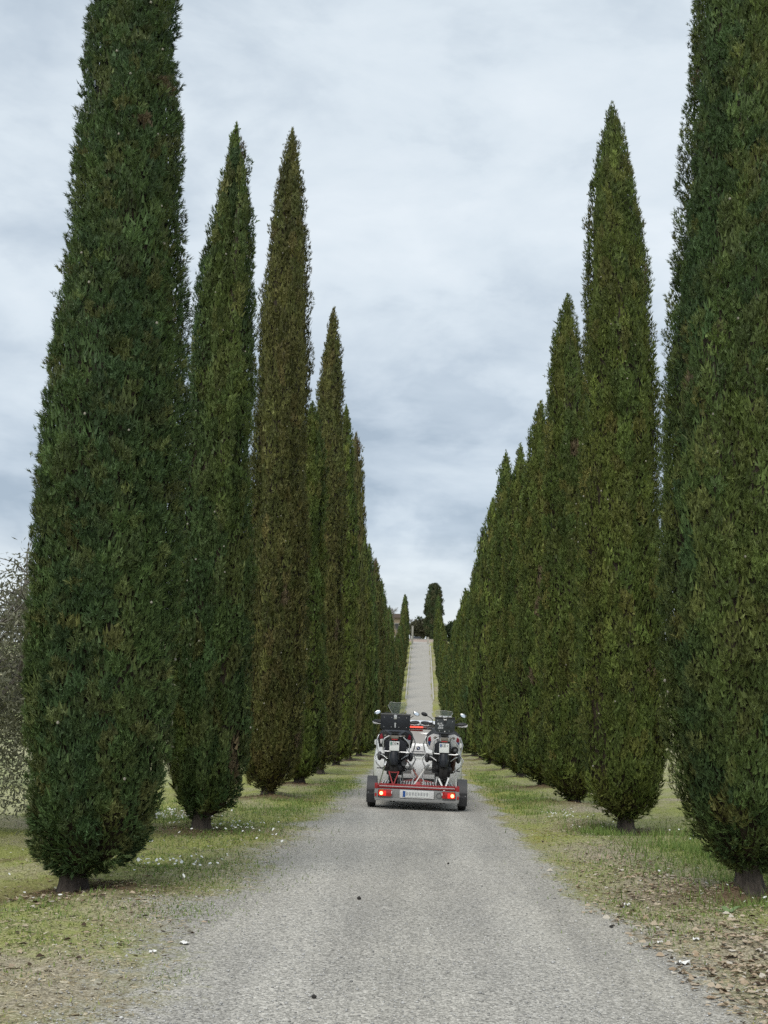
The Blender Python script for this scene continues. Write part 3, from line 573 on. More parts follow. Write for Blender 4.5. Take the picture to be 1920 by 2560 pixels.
# daisies
px, py = [], []
for cx_, cy_, sx, sy, cnt in [(-2.75, 12.45, .42, .30, 60), (-4.15, 18.6, .45, .9, 330), (-2.65, 17.0, .35, .6, 70), (-3.9, 12.2, .8, .7, 40), (3.9, 17.6, .2, .4, 10), (3.25, 11.2, .12, .12, 12), (2.75, 20.5, .4, 1.4, 60), (-3.6, 9.7, .35, .3, 12), (-3.0, 14.5, .7, 1.0, 30), (2.6, 12.5, .4, .8, 14)]:
    px.append(g.normal(cx_, sx, cnt)); py.append(g.normal(cy_, sy, cnt))
px, py = np.concatenate(px), np.concatenate(py); mb = MB()
for x, y, zg in zip(px, py, gzv(px, py)):
    h = g.uniform(.05, .12); r = g.uniform(.011, .018); tx, ty = g.normal(0, .4, 2); c = Vector((x, y, zg + h))
    ring = [c + Vector((r * math.cos(q), r * math.sin(q), r * (tx * math.cos(q) + ty * math.sin(q)) + .003)) for q in [k * math.pi / 4 for k in range(8)]]
    mb.add([c] + ring, [(0, 1 + k, 1 + (k + 1) % 8) for k in range(8)])
daisy = mb.build('daisies', M['petal'], smooth=0); tag(daisy, 'small white daisies dotted through the verge grass', 'flowers', kind='stuff')
n = len(px); st = blades('stems', px, py, np.full(n, .09), np.full(n, .004), np.tile(GREEN, (n, 1)), 0.12); tag(link_mesh('stems', st, M['grassblade'], daisy), kind='stuff')
# single things lying about
def scrap(x, y, sx, sy, seed, label, m, name='paper_scrap', cat='litter', h=.02):
    q = random.Random(seed); mb = MB(); nx, ny = 6, 4; V = []; F = []
    for j in range(ny + 1):
        for i in range(nx + 1):
            u, v = i / nx - .5, j / ny - .5; k = 1 - .5 * abs(u) * 2 * q.uniform(.2, 1); V.append((u * sx + q.uniform(-.1, .1) * sx, v * sy * k + q.uniform(-.06, .06) * sy, .006 + q.random() * h))
    for j in range(ny):
        for i in range(nx): a = j * (nx + 1) + i; F.append((a, a + 1, a + nx + 2, a + nx + 1))
    o = mb.add(V, F).build(name, m, smooth=0); o.location = (x, y, gz1(x, y) + .004); o.rotation_euler = (0, 0, q.uniform(-.5, .5)); tag(o, label, cat)
scrap(-1.66, 8.38, .07, .06, 1, 'white crumpled scrap on the gravel left of the drive', M['paper'])
scrap(-1.80, 8.02, .045, .04, 2, 'smaller pale scrap just below the white one, left edge of the gravel', M['paper'])
scrap(1.90, 8.52, .09, .07, 3, 'largest white scrap at the edge of the brown leaves on the right', M['paper'], h=.03)
scrap(1.89, 9.25, .045, .04, 4, 'small white scrap on the right gravel edge, above the largest one', M['paper'])
scrap(2.16, 9.22, .05, .05, 6, 'tiny pale scrap among leaves on the right verge', M['paper'])
scrap(1.97, 11.15, .07, .06, 5, 'white scrap in the grass edge by the nearest right cypress', M['paper'], h=.03)
def clod(x, y, s, seed, label):
    q = random.Random(seed); mb = MB().ell((0, 0, s * .3), (s, s * .9, s * .75), 10, 7); mb.v = [tuple(c * q.uniform(.85, 1.15) for c in p) for p in mb.v]
    o = mb.build('dark_clod', M['clod']); o.location = (x, y, gz1(x, y) + .004); tag(o, label, 'stone')
clod(-0.60, 6.99, .032, 1, 'small black clod on the gravel at the bottom of the picture')
clod(-0.54, 10.84, .04, 2, 'small black clod lying mid-drive some way behind the trailer')
clod(1.63, 9.95, .035, 3, 'dark clod on the right edge of the gravel')
clod(0.36, 13.9, .03, 4, 'tiny dark clod right of centre on the drive')
# broad-leaved weed by the nearest right trunk
wd = empty('leafy_weed', (2.80, 10.67, gz1(2.8, 10.67))); tag(wd, 'broad-leaved green weed in front of the nearest right cypress trunk', 'plant')
M['weed'] = simple('weed_leaf', (.15, .22, .085), .6, var=.2, scale=40)
for k in range(9):
    a = k * 2.4; l = random.uniform(.09, .16); up = random.uniform(.25, .9); V = []; mb = MB(); d = Vector((math.cos(a), math.sin(a), 0)); s_ = Vector((-math.sin(a), math.cos(a), 0))
    for u, wv in ((0, .006), (.35, .03), (.7, .026), (1, .002)): c = d * (l * u) + Vector((0, 0, l * up * u * (1.25 - .7 * u) + .01)); V += [c - s_ * wv, c + Vector((0, 0, -.006)), c + s_ * wv]
    F = [(i * 3 + j, i * 3 + j + 1, i * 3 + j + 4, i * 3 + j + 3) for i in range(3) for j in range(2)]
    mb.add(V, F).build('leaf', M['weed'], wd, smooth=60)

# ------------------------------------------------------------------ vehicle materials
M['white_paint'] = simple('white_car_paint', (.82, .83, .83), .32, var=.04, scale=3, coat=.8)
M['black_plastic'] = simple('black_plastic', (.022, .022, .024), .55, var=.3, scale=20)
M['tyre'] = simple('tyre_rubber', (.022, .021, .020), .85, var=.35, scale=25, bump=.4)
M['dusty_black'] = simple('dusty_mudguard_plastic', (.05, .05, .052), .6, var=.25, scale=8)
M['red_steel'] = simple('red_steel', (.34, .018, .022), .45, var=.25, scale=12, coat=.3)
M['galv'] = simple('galvanised_sheet', (.30, .30, .295), .5, .35, .18, 10)
M['alu'] = simple('bare_aluminium', (.70, .70, .70), .35, .75, .1, 20)
M['chrome'] = simple('silver_tube', (.60, .61, .62), .35, .6, .06, 20)
M['darkmetal'] = simple('dark_metal', (.045, .045, .048), .55, .3, .3, 25)
M['greymetal'] = simple('grey_metal', (.13, .13, .135), .5, .4, .25, 25)
M['box_black'] = simple('black_powder_coat', (.012, .014, .020), .42, 0, .25, 15)
M['box_dusty'] = simple('dusty_black_box', (.035, .042, .045), .5, 0, .5, 18)
M['redpanel'] = simple('red_panel', (.30, .012, .03), .35, var=.1)
M['whitepanel'] = simple('white_panel', (.70, .69, .69), .35, var=.05)
M['bluepanel'] = simple('blue_panel', (.03, .06, .16), .35, var=.1)
M['plate_white'] = simple('plate_white', (.74, .76, .74), .5, var=.05, scale=40)
M['plate_blue'] = simple('plate_blue', (.02, .09, .32), .5, var=.1)
M['plate_green'] = simple('plate_green', (.05, .22, .16), .5, var=.1)
M['print_dark'] = simple('print_dark', (.02, .02, .025), .6, var=.1)
M['print_grey'] = simple('print_grey', (.42, .43, .44), .6, var=.3, scale=90)
M['window'] = simple('car_window', (.012, .015, .016), .12, 0, .2, 4, spec=.6)
M['mirror'] = simple('mirror_glass', (.85, .87, .88), .12, 1.0, .02)
M['screen'] = glass('wind_screen', (.55, .62, .60), .22)
M['lens_red'] = simple('red_lens', (.40, .012, .010), .2, var=.1, coat=.5)
M['lens_smoke'] = simple('smoked_lens', (.20, .18, .15), .2, var=.4, scale=60, coat=.5)
M['lens_orange'] = simple('orange_lens', (.60, .16, .02), .2, var=.1, coat=.5)
M['lit_red'] = emissive('lit_red', (1.0, .018, .010), .75)
M['lit_brake'] = emissive('lit_brake', (1.0, .10, .06), 1.4)
M['lit_bulb'] = emissive('lit_bulb', (1.0, .50, .20), 2.6, (.8, .4, .2))
M['strap_red'] = simple('red_webbing', (.36, .05, .05), .8, var=.2, scale=60)
M['strap_white'] = simple('white_webbing', (.72, .71, .68), .8, var=.1, scale=60)
M['strap_olive'] = simple('olive_webbing', (.14, .16, .11), .8, var=.25, scale=60)
M['strap_brown'] = simple('brown_webbing', (.25, .09, .07), .8, var=.25, scale=60)
M['seat'] = simple('seat_vinyl', (.03, .03, .03), .6, var=.2, scale=30, bump=.2)
M['rust'] = simple('rusty_exhaust', (.10, .055, .04), .6, .3, .4, 18)

YAX, XAX = 22.92, -0.05
CAMBER = R_(1.2)                # the drive falls a little to the right here
def rig(name, y, x=XAX, z=0.0): return empty(name, (x, y, gz1(x, y) + .004 + z), (0, CAMBER, 0))

def wheel(parent, x, y, r, w, tyre_name='tyre', rim=True, spokes=5, n=28):
    wl = empty('wheel', (x, y, r)); wl.parent = parent
    h = w / 2; MB().lathe([(-h * .8, r * .66), (-h, r * .78), (-h * .96, r * .92), (-h * .72, r * .985), (-h * .2, r), (-h * .16, r * .975), (h * .16, r * .975), (h * .2, r), (h * .72, r * .985), (h * .96, r * .92), (h, r * .78), (h * .8, r * .66)], n=n, closed=True).build('tyre', M['tyre'], wl)
    mb = MB().lathe([(-h * .7, r * .67), (-h * .78, r * .62), (-h * .3, r * .58), (h * .3, r * .58), (h * .78, r * .62), (h * .7, r * .67)], n=n, closed=True)
    for k in range(spokes):
        a = 2 * math.pi * k / spokes; rot = Matrix.Rotation(a, 3, 'X')
        for sx in (-1, 1): mb.box(rot @ Vector((sx * h * .35, 0, r * .34)), (h * .25, r * .11, r * .6), rot)
    mb.lathe([(-h * .5, r * .14), (h * .5, r * .14)], n=12); mb.build('rim', M['greymetal'], wl)
    return wl

# ------------------------------------------------------------------ trailer
tr = rig('motorcycle_trailer', YAX); tag(tr, 'low red and silver two-wheeled trailer carrying both motorcycles', 'trailer')
TAIL = -0.58; DECK = 0.42
for sx in (-1, 1):
    wheel(tr, sx * .893, 0, .255, .165)
    # mudguard: a band over the wheel, longest at the back
    mb = MB(); rings = []
    for k in range(15):
        a = R_(-28 + k * (208 / 14)); c, s_ = math.cos(a), math.sin(a); R0, R1 = .315, .330; cy, cz = 0, .265
        yb = -1
        pts = [(-.095, R0 - .03), (-.095, R1), (.095, R1), (.095, R0 - .03), (.088, R0 - .03), (.088, R0), (-.088, R0), (-.088, R0 - .03)]
        rings.append([Vector((sx * .893 + u, cy - c * rr * 1.0, cz + s_ * rr)) for u, rr in pts])
    fd = mb.loft(rings).build('mudguard', M['dusty_black'], tr, smooth=50)
    mb = MB().prism([(sx * .893 - .092, .10), (sx * .893 + .092, .10), (sx * .893 + .092, .345), (sx * .893 - .092, .345)], -.318, -.328); mb.build('mud_flap', M['black_plastic'], fd, bevel=.004)
    for dx in (-.058, .058): MB().lathe([(0, .010), (-.008, .007)], (sx * .893 + dx, -.328, .29), 'Y', 8).build('rivet', M['chrome'], fd)
    MB().box((sx * .64, .0, .26), (.5, .05, .05)).build('axle', M['red_steel'], tr)
    MB().box((sx * .765, .65, DECK - .05), (.05, 2.4, .08)).build('side_rail', M['red_steel'], tr, bevel=.006)
# tail: galvanised light board with red bars over it
pan = MB().prism([(-.80, .165), (.80, .165), (.80, .385), (-.80, .385)], TAIL, TAIL + .02).build('tail_panel', M['galv'], tr, bevel=.004)
MB().box((0, TAIL - .006, .185), (1.62, .035, .05)).build('lower_lip', M['galv'], pan, bevel=.006)
for sx in (-1, 1): MB().box((sx * .785, TAIL - .012, .29), (.07, .02, .20)).build('end_cap', M['galv'], pan, bevel=.004)
bar = MB().box((0, TAIL + .03, .425), (1.62, .06, .055)).build('tail_bar', M['red_steel'], tr, bevel=.006)
MB().box((0, TAIL - .006, .436), (1.46, .012, .014)).build('light_strip', M['alu'], bar)
MB().box((0, TAIL + .04, .468), (1.50, .02, .025)).build('upper_rail', M['red_steel'], bar, bevel=.004)
for sx in (-1, 1):
    MB().box((sx * .79, TAIL + .01, .435), (.06, .08, .10)).build('corner_bracket', M['red_steel'], tr, bevel=.006)
    MB().box((sx * .795, TAIL - .025, .265), (.035, .012, .06)).build('reflector', M['lens_red'], tr, bevel=.004)
    # tail lamp cluster
    x0 = sx * .615; out = [(x0 - .13, .262), (x0 - .11, .243), (x0 + .11, .243), (x0 + .13, .262), (x0 + .13, .355), (x0 + .11, .374), (x0 - .11, .374), (x0 - .13, .355)]
    tl = MB().prism(out, TAIL - .05, TAIL).build('tail_lamp', M['lens_red'], tr, bevel=.008)
    MB().prism([(x0 - sx * .02, .255), (x0 + sx * .118, .255), (x0 + sx * .118, .345), (x0 - sx * .02, .345)], TAIL - .056, TAIL - .046).build('lit_lens', M['lit_red'], tl, bevel=.003)
    MB().lathe([(0, .034), (-.008, .030), (-.012, .012)], (x0 + sx * .072, TAIL - .055, .300), 'Y', 14).build('bulb', M['lit_bulb'], tl)
    MB().prism([(x0 + sx * .02, .350), (x0 + sx * .11, .350), (x0 + sx * .10, .370), (x0 + sx * .03, .370)], TAIL - .056, TAIL - .046).build('orange_lens', M['lens_orange'], tl)
    MB().box((x0 - sx * .128, TAIL - .045, .32), (.018, .02, .05)).build('side_lamp', M['whitepanel'], tl, bevel=.004)
# number plate with blue band; its characters are smeared beyond reading
pl = MB().box((0.0, TAIL - .022, .300), (.66, .012, .15)).build('plate_holder', M['whitepanel'], tr, bevel=.003)
MB().box((-.01, TAIL - .032, .302), (.52, .006, .112)).build('number_plate', M['plate_white'], pl)
MB().box((-.246, TAIL - .036, .302), (.05, .004, .112)).build('blue_band', M['plate_blue'], pl)
for k in range(8): MB().box((-.19 + k * .056, TAIL - .0362, .304 + .002 * (k % 3)), (.036, .002, .058 + .006 * (k % 2))).build('faded_character', M['print_grey'], pl)
MB().lathe([(0, .055), (-.006, .055), (-.006, .042), (0, .042)], (.43, TAIL - .002, .29), 'Y', 16, closed=True).build('round_stamp', M['greymetal'], pan)
# deck: dark pan with bare metal ribs, ramps under the wheels
MB().box((0, .65, DECK - .03), (1.48, 2.3, .02)).build('deck_pan', M['darkmetal'], tr)
rib = MB().box((0, .65, 0), (.032, 2.25, .035)).mesh('rib', bevel=.005); rib.materials.append(M['alu'])
for k in range(27):
    x = -.715 + k * .055
    if abs(x + .475) < .10 or abs(x - .525) < .10 or abs(x - .02) < .07: continue
    o = link_mesh('rib', rib, None, tr); o.location = (x, 0, DECK + .0)
for bx in (-.475, .525):
    ch = MB(); ch.box((bx, .8, DECK - .012), (.17, 2.6, .012)); ch.box((bx - .09, .8, DECK + .02), (.012, 2.6, .07)); ch.box((bx + .09, .8, DECK + .02), (.012, 2.6, .07)); ch.build('wheel_channel', M['greymetal'], tr)
    for sx in (-1, 1):
        MB().tube([(bx + sx * .15, 1.75, DECK), (bx + sx * .15, 1.75, DECK + .35), (bx + sx * .10, 1.80, DECK + .50), (bx, 1.82, DECK + .55)], .018).build('wheel_hoop', M['chrome'], tr)
MB().box((.02, -.25, DECK + .03), (.17, .34, .06), taper=.7).build('pedestal', M['red_steel'], tr, bevel=.008)
MB().box((.02, .15, DECK + .04), (.12, .30, .09), taper=.6).build('centre_post', M['red_steel'], tr, bevel=.008)
for sx in (-1, 1):
    MB().tube([(.02 + sx * .10, .35, DECK), (.02 + sx * .115, .38, DECK + .08), (.02 + sx * .075, .42, DECK + .18), (.02 + sx * .07, .46, DECK + .32)], .014).build('support_tube', M['chrome'], tr)
    MB().tube([(.02 + sx * .36, .5, DECK), (.02 + sx * .37, .52, DECK + .12), (.02 + sx * .40, .55, DECK + .15)], .012).build('support_tube', M['chrome'], tr)
MB().tube([(-.55, 1.85, DECK - .06), (0, 2.75, DECK + .0)], .035).tube([(.55, 1.85, DECK - .06), (0, 2.75, DECK + .0)], .035).box((0, 2.8, DECK + .01), (.08, .25, .07)).build('drawbar', M['red_steel'], tr)

# ------------------------------------------------------------------ motorcycles
def bike(name, bx, label, v):
    b = rig(name, YAX + .36, XAX, 0); b.location.x = XAX + bx * math.cos(CAMBER); b.location.z += DECK - bx * math.sin(CAMBER); tag(b, label, 'motorcycle', 'motorcycles strapped to the trailer')
    left = v == 'left'; body = M['box_black'] if left else M['whitepanel']
    wheel(b, 0, 0, .33, .165, spokes=8); wheel(b, 0, 1.50, .345, .12, spokes=8)
    # knobbly tread on the back of the rear tyre
    tread = MB()
    for k in range(34):
        a = 2 * math.pi * k / 34
        for sx, off in ((-1, 0), (1, .09)):
            rot = Matrix.Rotation(a + off, 3, 'X'); tread.box(rot @ Vector((sx * .034, 0, .331)), (.045, .026, .012), rot)
    tag(tread.build('tread', M['tyre'], b), kind='stuff')
    # mudguard over the rear tyre, arm to the axle, shaft
    rings = []
    for k in range(9):
        a = R_(150 - k * 14); rr = .385; w = .105 - .02 * (k / 8); c = Vector((0, math.cos(a) * rr, .33 + math.sin(a) * rr))
        nrm = Vector((0, math.cos(a), math.sin(a)))
        rings.append([c + Vector((-w, 0, 0)) - nrm * .05, c + Vector((-w * .8, 0, 0)), c + Vector((w * .8, 0, 0)), c + Vector((w, 0, 0)) - nrm * .05, c + Vector((w * .75, 0, 0)) - nrm * .012, c + Vector((-w * .75, 0, 0)) - nrm * .012])
    MB().loft(rings).build('rear_mudguard', M['dusty_black'], b, smooth=60)
    MB().loft([[Vector((u * w_, y_ + abs(u) ** 2 * .05, z_)) for u in (-1, -.6, 0, .6, 1)] + [Vector((u * w_, y_ + .03 + abs(u) ** 2 * .05, z_)) for u in (1, .6, 0, -.6, -1)] for z_, w_, y_ in ((.40, .075, -.375), (.46, .095, -.38), (.54, .088, -.37), (.66, .075, -.33))]).build('spray_guard', M['box_black'], b, smooth=50)
    MB().tube([(.12, .02, .33), (.12, .55, .42)], [.06, .05]).lathe([(.07, .075), (.15, .065), (.17, .03)], (0, 0, .33), 'X', 14).build('shaft_drive', M['darkmetal'], b)
    MB().box((-.12, .26, .38), (.05, .5, .07)).build('swing_arm', M['darkmetal'], b, bevel=.01)
    # engine with a boxer cylinder each side
    MB().box((0, .75, .47), (.44, .52, .46)).box((0, .70, .22), (.32, .5, .10)).box((0, .52, .60), (.38, .12, .26)).build('engine', M['darkmetal'], b, bevel=.03)
    for sx in (-1, 1):
        h = MB()
        for k in range(5): h.lathe([(sx * (.17 + k * .022), .062), (sx * (.182 + k * .022), .062)], (0, .82, .53), 'X', 12)
        h.lathe([(sx * .16, .052), (sx * .28, .052)], (0, .82, .53), 'X', 12); cyl = h.build('cylinder', M['greymetal'], b)
        MB().ell((sx * .325, .82, .535), (.11, .17, .19), 12, 8).build('cylinder_head', M['greymetal'], cyl)
        # crash bars
        MB().tube([(sx * .22, .95, 1.00), (sx * .36, .95, .97), (sx * .415, .92, .82), (sx * .385, .90, .68)], .0135).tube([(sx * .385, .90, .68), (sx * .36, .86, .60), (sx * .435, .78, .50), (sx * .375, .74, .37), (sx * .22, .76, .24)], .0135).build('crash_bar', M['chrome'], b)
        MB().box((sx * .30, .42, .30), (.12, .05, .02)).tube([(sx * .15, .45, .36), (sx * .25, .42, .30)], .012).build('foot_peg', M['darkmetal'], b)
        MB().tube([(sx * .14, .05, .50), (sx * .22, .10, .56), (sx * .28, .15, .585)], .011).build('peg_bracket', M['chrome'], b)
        MB().tube([(sx * .09, 1.5, .34), (sx * .09, 1.12, 1.15)], .028).build('fork_leg', M['greymetal'], b)
    # tank and fairing
    def ring(y, w, z0, z1, n=16, p=2.6):
        out = []
        for k in range(n):
            q = 2 * math.pi * k / n; c, s_ = math.cos(q), math.sin(q)
            out.append(Vector((math.copysign(abs(c) ** (2 / p), c) * w / 2, y, (z0 + z1) / 2 + math.copysign(abs(s_) ** (2 / p), s_) * (z1 - z0) / 2)))
        return out
    MB().loft([ring(.33, .26, .70, .92), ring(.42, .44, .67, 1.00), ring(.52, .62, .66, 1.07), ring(.70, .72, .66, 1.11), ring(.90, .74, .68, 1.14), ring(1.10, .60, .74, 1.18), ring(1.30, .34, .86, 1.20), ring(1.45, .18, .95, 1.16)]).build('tank_fairing', body if left else M['black_plastic'], b, smooth=60)
    for sx in (-1, 1):
        # coloured panels let into the rear faces of the tank flanks
        def pan_(name, pts, m, y=.30, off=.0):
            V0 = [(sx * u, y + (abs(u) - .1) * .5 - off, w) for u, w in pts]; V1 = [(p[0], p[1] + .03, p[2]) for p in V0]; n = len(pts)
            MB().add(V0 + V1, [tuple(range(n)), tuple(range(2 * n - 1, n - 1, -1))] + [(i, n + i, n + (i + 1) % n, (i + 1) % n) for i in range(n)]).build(name, m, b, bevel=.003)
        if left:
            pan_('dark_panel', [(.12, .74), (.33, .72), (.36, .86), (.34, 1.00), (.20, 1.06), (.12, 1.0)], M['black_plastic'])
            pan_('red_panel', [(.245, .90), (.325, .885), (.325, .96), (.285, 1.005)], M['redpanel'], off=.008)
            pan_('white_panel', [(.255, .895), (.318, .880), (.305, .80), (.285, .79)], M['whitepanel'], off=.008)
        else:
            pan_('white_flank', [(.10, .70), (.31, .72), (.345, .86), (.33, .98), (.22, 1.04), (.10, 1.02)], M['whitepanel'])
            pan_('red_panel', [(.255, .885), (.325, .885), (.318, .955), (.275, .985)], M['redpanel'], off=.008)
            pan_('blue_panel', [(.285, .790), (.318, .83), (.325, .880), (.262, .880)], M['bluepanel'], off=.008)
            pan_('outline_stripe', [(.333, .80), (.345, .87), (.337, .97), (.318, .99), (.329, .93), (.332, .87), (.322, .81)], M['whitepanel'], off=.010)
    MB().loft([ring(-.10, .20, .90, .98), ring(.05, .27, .88, .99), ring(.30, .30, .86, .98), ring(.50, .24, .84, .95)]).build('seat', M['seat'], b, smooth=60)
    tailw = .24
    MB().loft([ring(-.26, .16, .88, .97), ring(-.15, .24, .84, 1.00), ring(.05, .26, .80, .98), ring(.35, .24, .74, .92)]).build('tail_unit', M['black_plastic'] if left else M['whitepanel'], b, smooth=60)
    lamp = MB().box((0, -.275, .945), (.155, .03, .065)).build('tail_light', M['lens_smoke'], b, bevel=.01)
    MB().box((0, -.285, .897), (.12, .02, .02)).build('red_reflector', M['lens_red'], lamp)
    for sx in (-1, 1): MB().tube([(sx * .08, -.2, .96), (sx * .16, -.2, .965)], .012).ell((sx * .185, -.20, .965), (.07, .06, .055), 10, 6).build('indicator', M['lens_smoke'], b)
    # carrier plate, rack hoops
    MB().box((0, -.10, 1.045), (.24, .34, .02)).box((0, -.16, 1.02), (.14, .2, .05)).build('luggage_plate', M['darkmetal'], b, bevel=.006)
    if left: hoop = [(-.113, .963), (-.20, .915), (-.226, .872), (-.226, .690), (-.205, .660), (.285, .648), (.303, .67), (.303, .797), (.265, .86), (.17, .947)]
    else: hoop = [(-.113, .963), (-.19, .925), (-.205, .872), (-.215, .69), (-.195, .650), (.22, .640), (.285, .65), (.305, .70), (.300, .80), (.24, .88), (.15, .950)]
    MB().tube([(u, -.26, w) for u, w in hoop], .0125, 8, closed=False).tube([(-.205, -.26, .66), (-.2, .1, .72), (-.16, .3, .80)], .011).tube([(.29, -.26, .66), (.26, .1, .72), (.18, .3, .80)], .011).tube([(-.226, -.26, .85), (-.2, .2, .9)], .011).tube([(.300, -.26, .80), (.24, .2, .9)], .011).build('pannier_rack', M['chrome'], b)
    MB().prism([(-.19, .665), (.25 if left else .14, .665), (.24 if left else .13, .84), (.12, .90), (-.12, .90), (-.19, .84)], -.235, -.22).build('inner_guard', M['box_black'], b, bevel=.006)
    # number plate
    npl = MB().box((0, -.315, .768), (.195, .008, .185), Matrix.Rotation(R_(-8), 3, 'X')).build('number_plate', M['plate_white'], b, bevel=.002)
    fr = -.3215
    MB().box((-.070, fr - .004, .820), (.026, .003, .062), Matrix.Rotation(R_(-8), 3, 'X')).build('country_band', M['plate_blue'] if not left else M['plate_green'], npl)
    text_mesh('lettering', 'CE', .075, M['print_dark'], npl, (-.012, fr - .006, .822), (R_(82), 0, 0))
    if left:
        MB().prism([(.062, .800), (.083, .818), (.083, .832), (.073, .840), (.062, .832), (.051, .840), (.041, .832), (.041, .818)], fr - .006, fr - .002).build('emblem', M['print_dark'], npl)
        for k in range(4): MB().box((-.055 + k * .037, fr + .004, .735), (.024, .004, .062), Matrix.Rotation(R_(-8), 3, 'X')).build('faded_character', M['print_grey'], npl)
    else:
        MB().lathe([(0, .013), (-.004, .013)], (.064, fr - .002, .822), 'Y', 10).build('emblem', M['print_grey'], npl)
        MB().box((.066, fr + .004, .745), (.018, .004, .03), Matrix.Rotation(R_(-8), 3, 'X')).build('faded_character', M['print_grey'], npl)
    # silencer
    ex = .205 if left else .225
    if left: MB().lathe([(-.02, .030), (-.03, .055), (.42, .055), (.5, .03)], (ex, -.02, .43), 'Y', 16).build('silencer', M['greymetal'], b)
    else:
        sl = MB().lathe([(-.22, .020), (-.22, .050), (-.24, .058), (-.20, .066), (.26, .066), (.36, .03)], (ex, 0, .735), 'Y', 18).build('silencer', M['black_plastic'], b)
        MB().lathe([(-.238, .030), (-.235, .018), (-.2, .018)], (ex, 0, .735), 'Y', 12).build('outlet', M['greymetal'], sl)
        MB().tube([(ex - .01, .25, .66), (ex - .02, .15, .50), (ex - .03, .30, .34)], .05, 10).build('exhaust_pipe', M['rust'], b)
    # top box
    if left: W_, Z0, Z1, D_, tp = .595, 1.085, 1.375, .38, M['box_black']
    else: W_, Z0, Z1, D_, tp = .40, 1.075, 1.345, .36, M['box_dusty']
    tb = MB(); yb = -.32
    if left: o = [(-W_ / 2 + .02, Z0), (W_ / 2 - .02, Z0), (W_ / 2, Z0 + .03), (W_ / 2, Z1), (-W_ / 2, Z1), (-W_ / 2, Z0 + .03)]
    else: o = [(-W_ / 2 + .05, Z0), (W_ / 2 - .05, Z0), (W_ / 2, Z0 + .06), (W_ / 2, Z1), (-W_ / 2, Z1), (-W_ / 2, Z0 + .06)]
    tbx = tb.prism(o, yb, yb + D_).build('top_box', tp, b, bevel=.012)
    MB().box((0, yb + D_ / 2, Z1 + .018), (W_ + .012, D_ + .012, .032)).build('lid', M['greymetal'] if left else M['black_plastic'], tbx, bevel=.010)
    if left:
        MB().box((0, yb - .008, Z1 - .035), (.062, .014, .085)).build('latch', M['alu'], tbx, bevel=.005)
        MB().box((0, yb - .008, Z0 + .085), (.024, .012, .075)).lathe([(0, .018), (-.012, .018)], (0, yb, Z0 + .125), 'Y', 10).build('lock', M['alu'], tbx)
        for sx in (-1, 1): MB().tube([(sx * .10, yb + .03, Z1 + .034), (sx * .12, yb + .03, Z1 + .052), (sx * .20, yb + .03, Z1 + .052), (sx * .22, yb + .03, Z1 + .034)], .008).build('lid_handle', M['black_plastic'], tbx)
        for u in (-.225, -.075, .075, .225):
            for w in (Z1 - .045, Z0 + .055): MB().lathe([(0, .008), (-.004, .006)], (u, yb, w), 'Y', 8).build('rivet', M['alu'], tbx)
    else:
        MB().box((0, yb + .02, Z1 + .042), (.27, .05, .03)).build('lid_rail', M['alu'], tbx, bevel=.008)
        for u in (-.06, .06): MB().box((u, yb - .006, Z1 + .044), (.03, .004, .012)).build('rail_slot', M['black_plastic'], tbx)
        MB().tube([(-.035, yb - .012, Z1 + .02), (.035, yb - .012, Z1 + .02), (.030, yb - .014, Z1 - .02), (-.030, yb - .014, Z1 - .02)], .007, 6, closed=True).build('latch', M['alu'], tbx)
        MB().lathe([(0, .022), (-.01, .02)], (0, yb, Z1 - .07), 'Y', 12).build('lock', M['black_plastic'], tbx)
        for u, w in ((-.15, Z1 - .04), (.15, Z1 - .05), (-.11, Z0 + .03), (.09, Z0 + .03)): MB().lathe([(0, .009), (-.004, .007)], (u, yb, w), 'Y', 8).build('rivet', M['alu'], tbx)
        MB().lathe([(0, .013), (-.006, .010)], (0, yb, Z0 + .02), 'Y', 8).build('rivet', M['whitepanel'], tbx)
        # pale sticker shaped like a cluster of blots
        for k, (u, w, r) in enumerate(((-.13, 1.245, .022), (-.10, 1.205, .024), (-.075, 1.25, .020), (-.05, 1.215, .022), (-.085, 1.17, .026), (-.12, 1.16, .02), (-.05, 1.165, .018))): MB().lathe([(0, r), (-.002, r)], (u, yb, w), 'Y', 9).build('sticker_blot', M['print_grey'], tbx)
        for k in range(4): MB().box((.06, yb - .001, 1.15 + .014 * k), (.14 - .02 * (k % 2), .003, .005)).build('sticker_line', M['darkmetal'], tbx)
    # bars, guards, mirrors, screen
    MB().tube([(-.44, .98, 1.235), (-.28, 1.05, 1.24), (-.12, 1.10, 1.20), (.12, 1.10, 1.20), (.28, 1.05, 1.24), (.44, .98, 1.235)], .014).build('handlebar', M['darkmetal'], b)
    MB().box((0, 1.12, 1.17), (.16, .08, .05)).box((0, 1.15, 1.25), (.20, .04, .10)).build('instrument_panel', M['black_plastic'], b, bevel=.01)
    for sx in (-1, 1):
        MB().tube([(sx * .30, 1.02, 1.238), (sx * .43, .985, 1.236)], .020).box((sx * .27, 1.04, 1.24), (.07, .07, .06)).build('grip', M['black_plastic'], b)
        gd = MB().loft([ring_x(sx, .27, 1.12, 1.245, .015, .03), ring_x(sx, .33, 1.14, 1.25, .02, .075), ring_x(sx, .41, 1.12, 1.25, .022, .09), ring_x(sx, .475, 1.05, 1.245, .03, .075), ring_x(sx, .495, 1.00, 1.24, .02, .03)]).build('hand_guard', M['dusty_black'], b, smooth=60)
        MB().loft([ring_x(sx, .30, 1.10, 1.200, .012, .012), ring_x(sx, .40, 1.085, 1.195, .024, .026), ring_x(sx, .485, 1.02, 1.21, .035, .05), ring_x(sx, .51, .985, 1.235, .02, .04)]).build('guard_edge', M['whitepanel'], gd, smooth=60)
        fold = (not left) and sx < 0
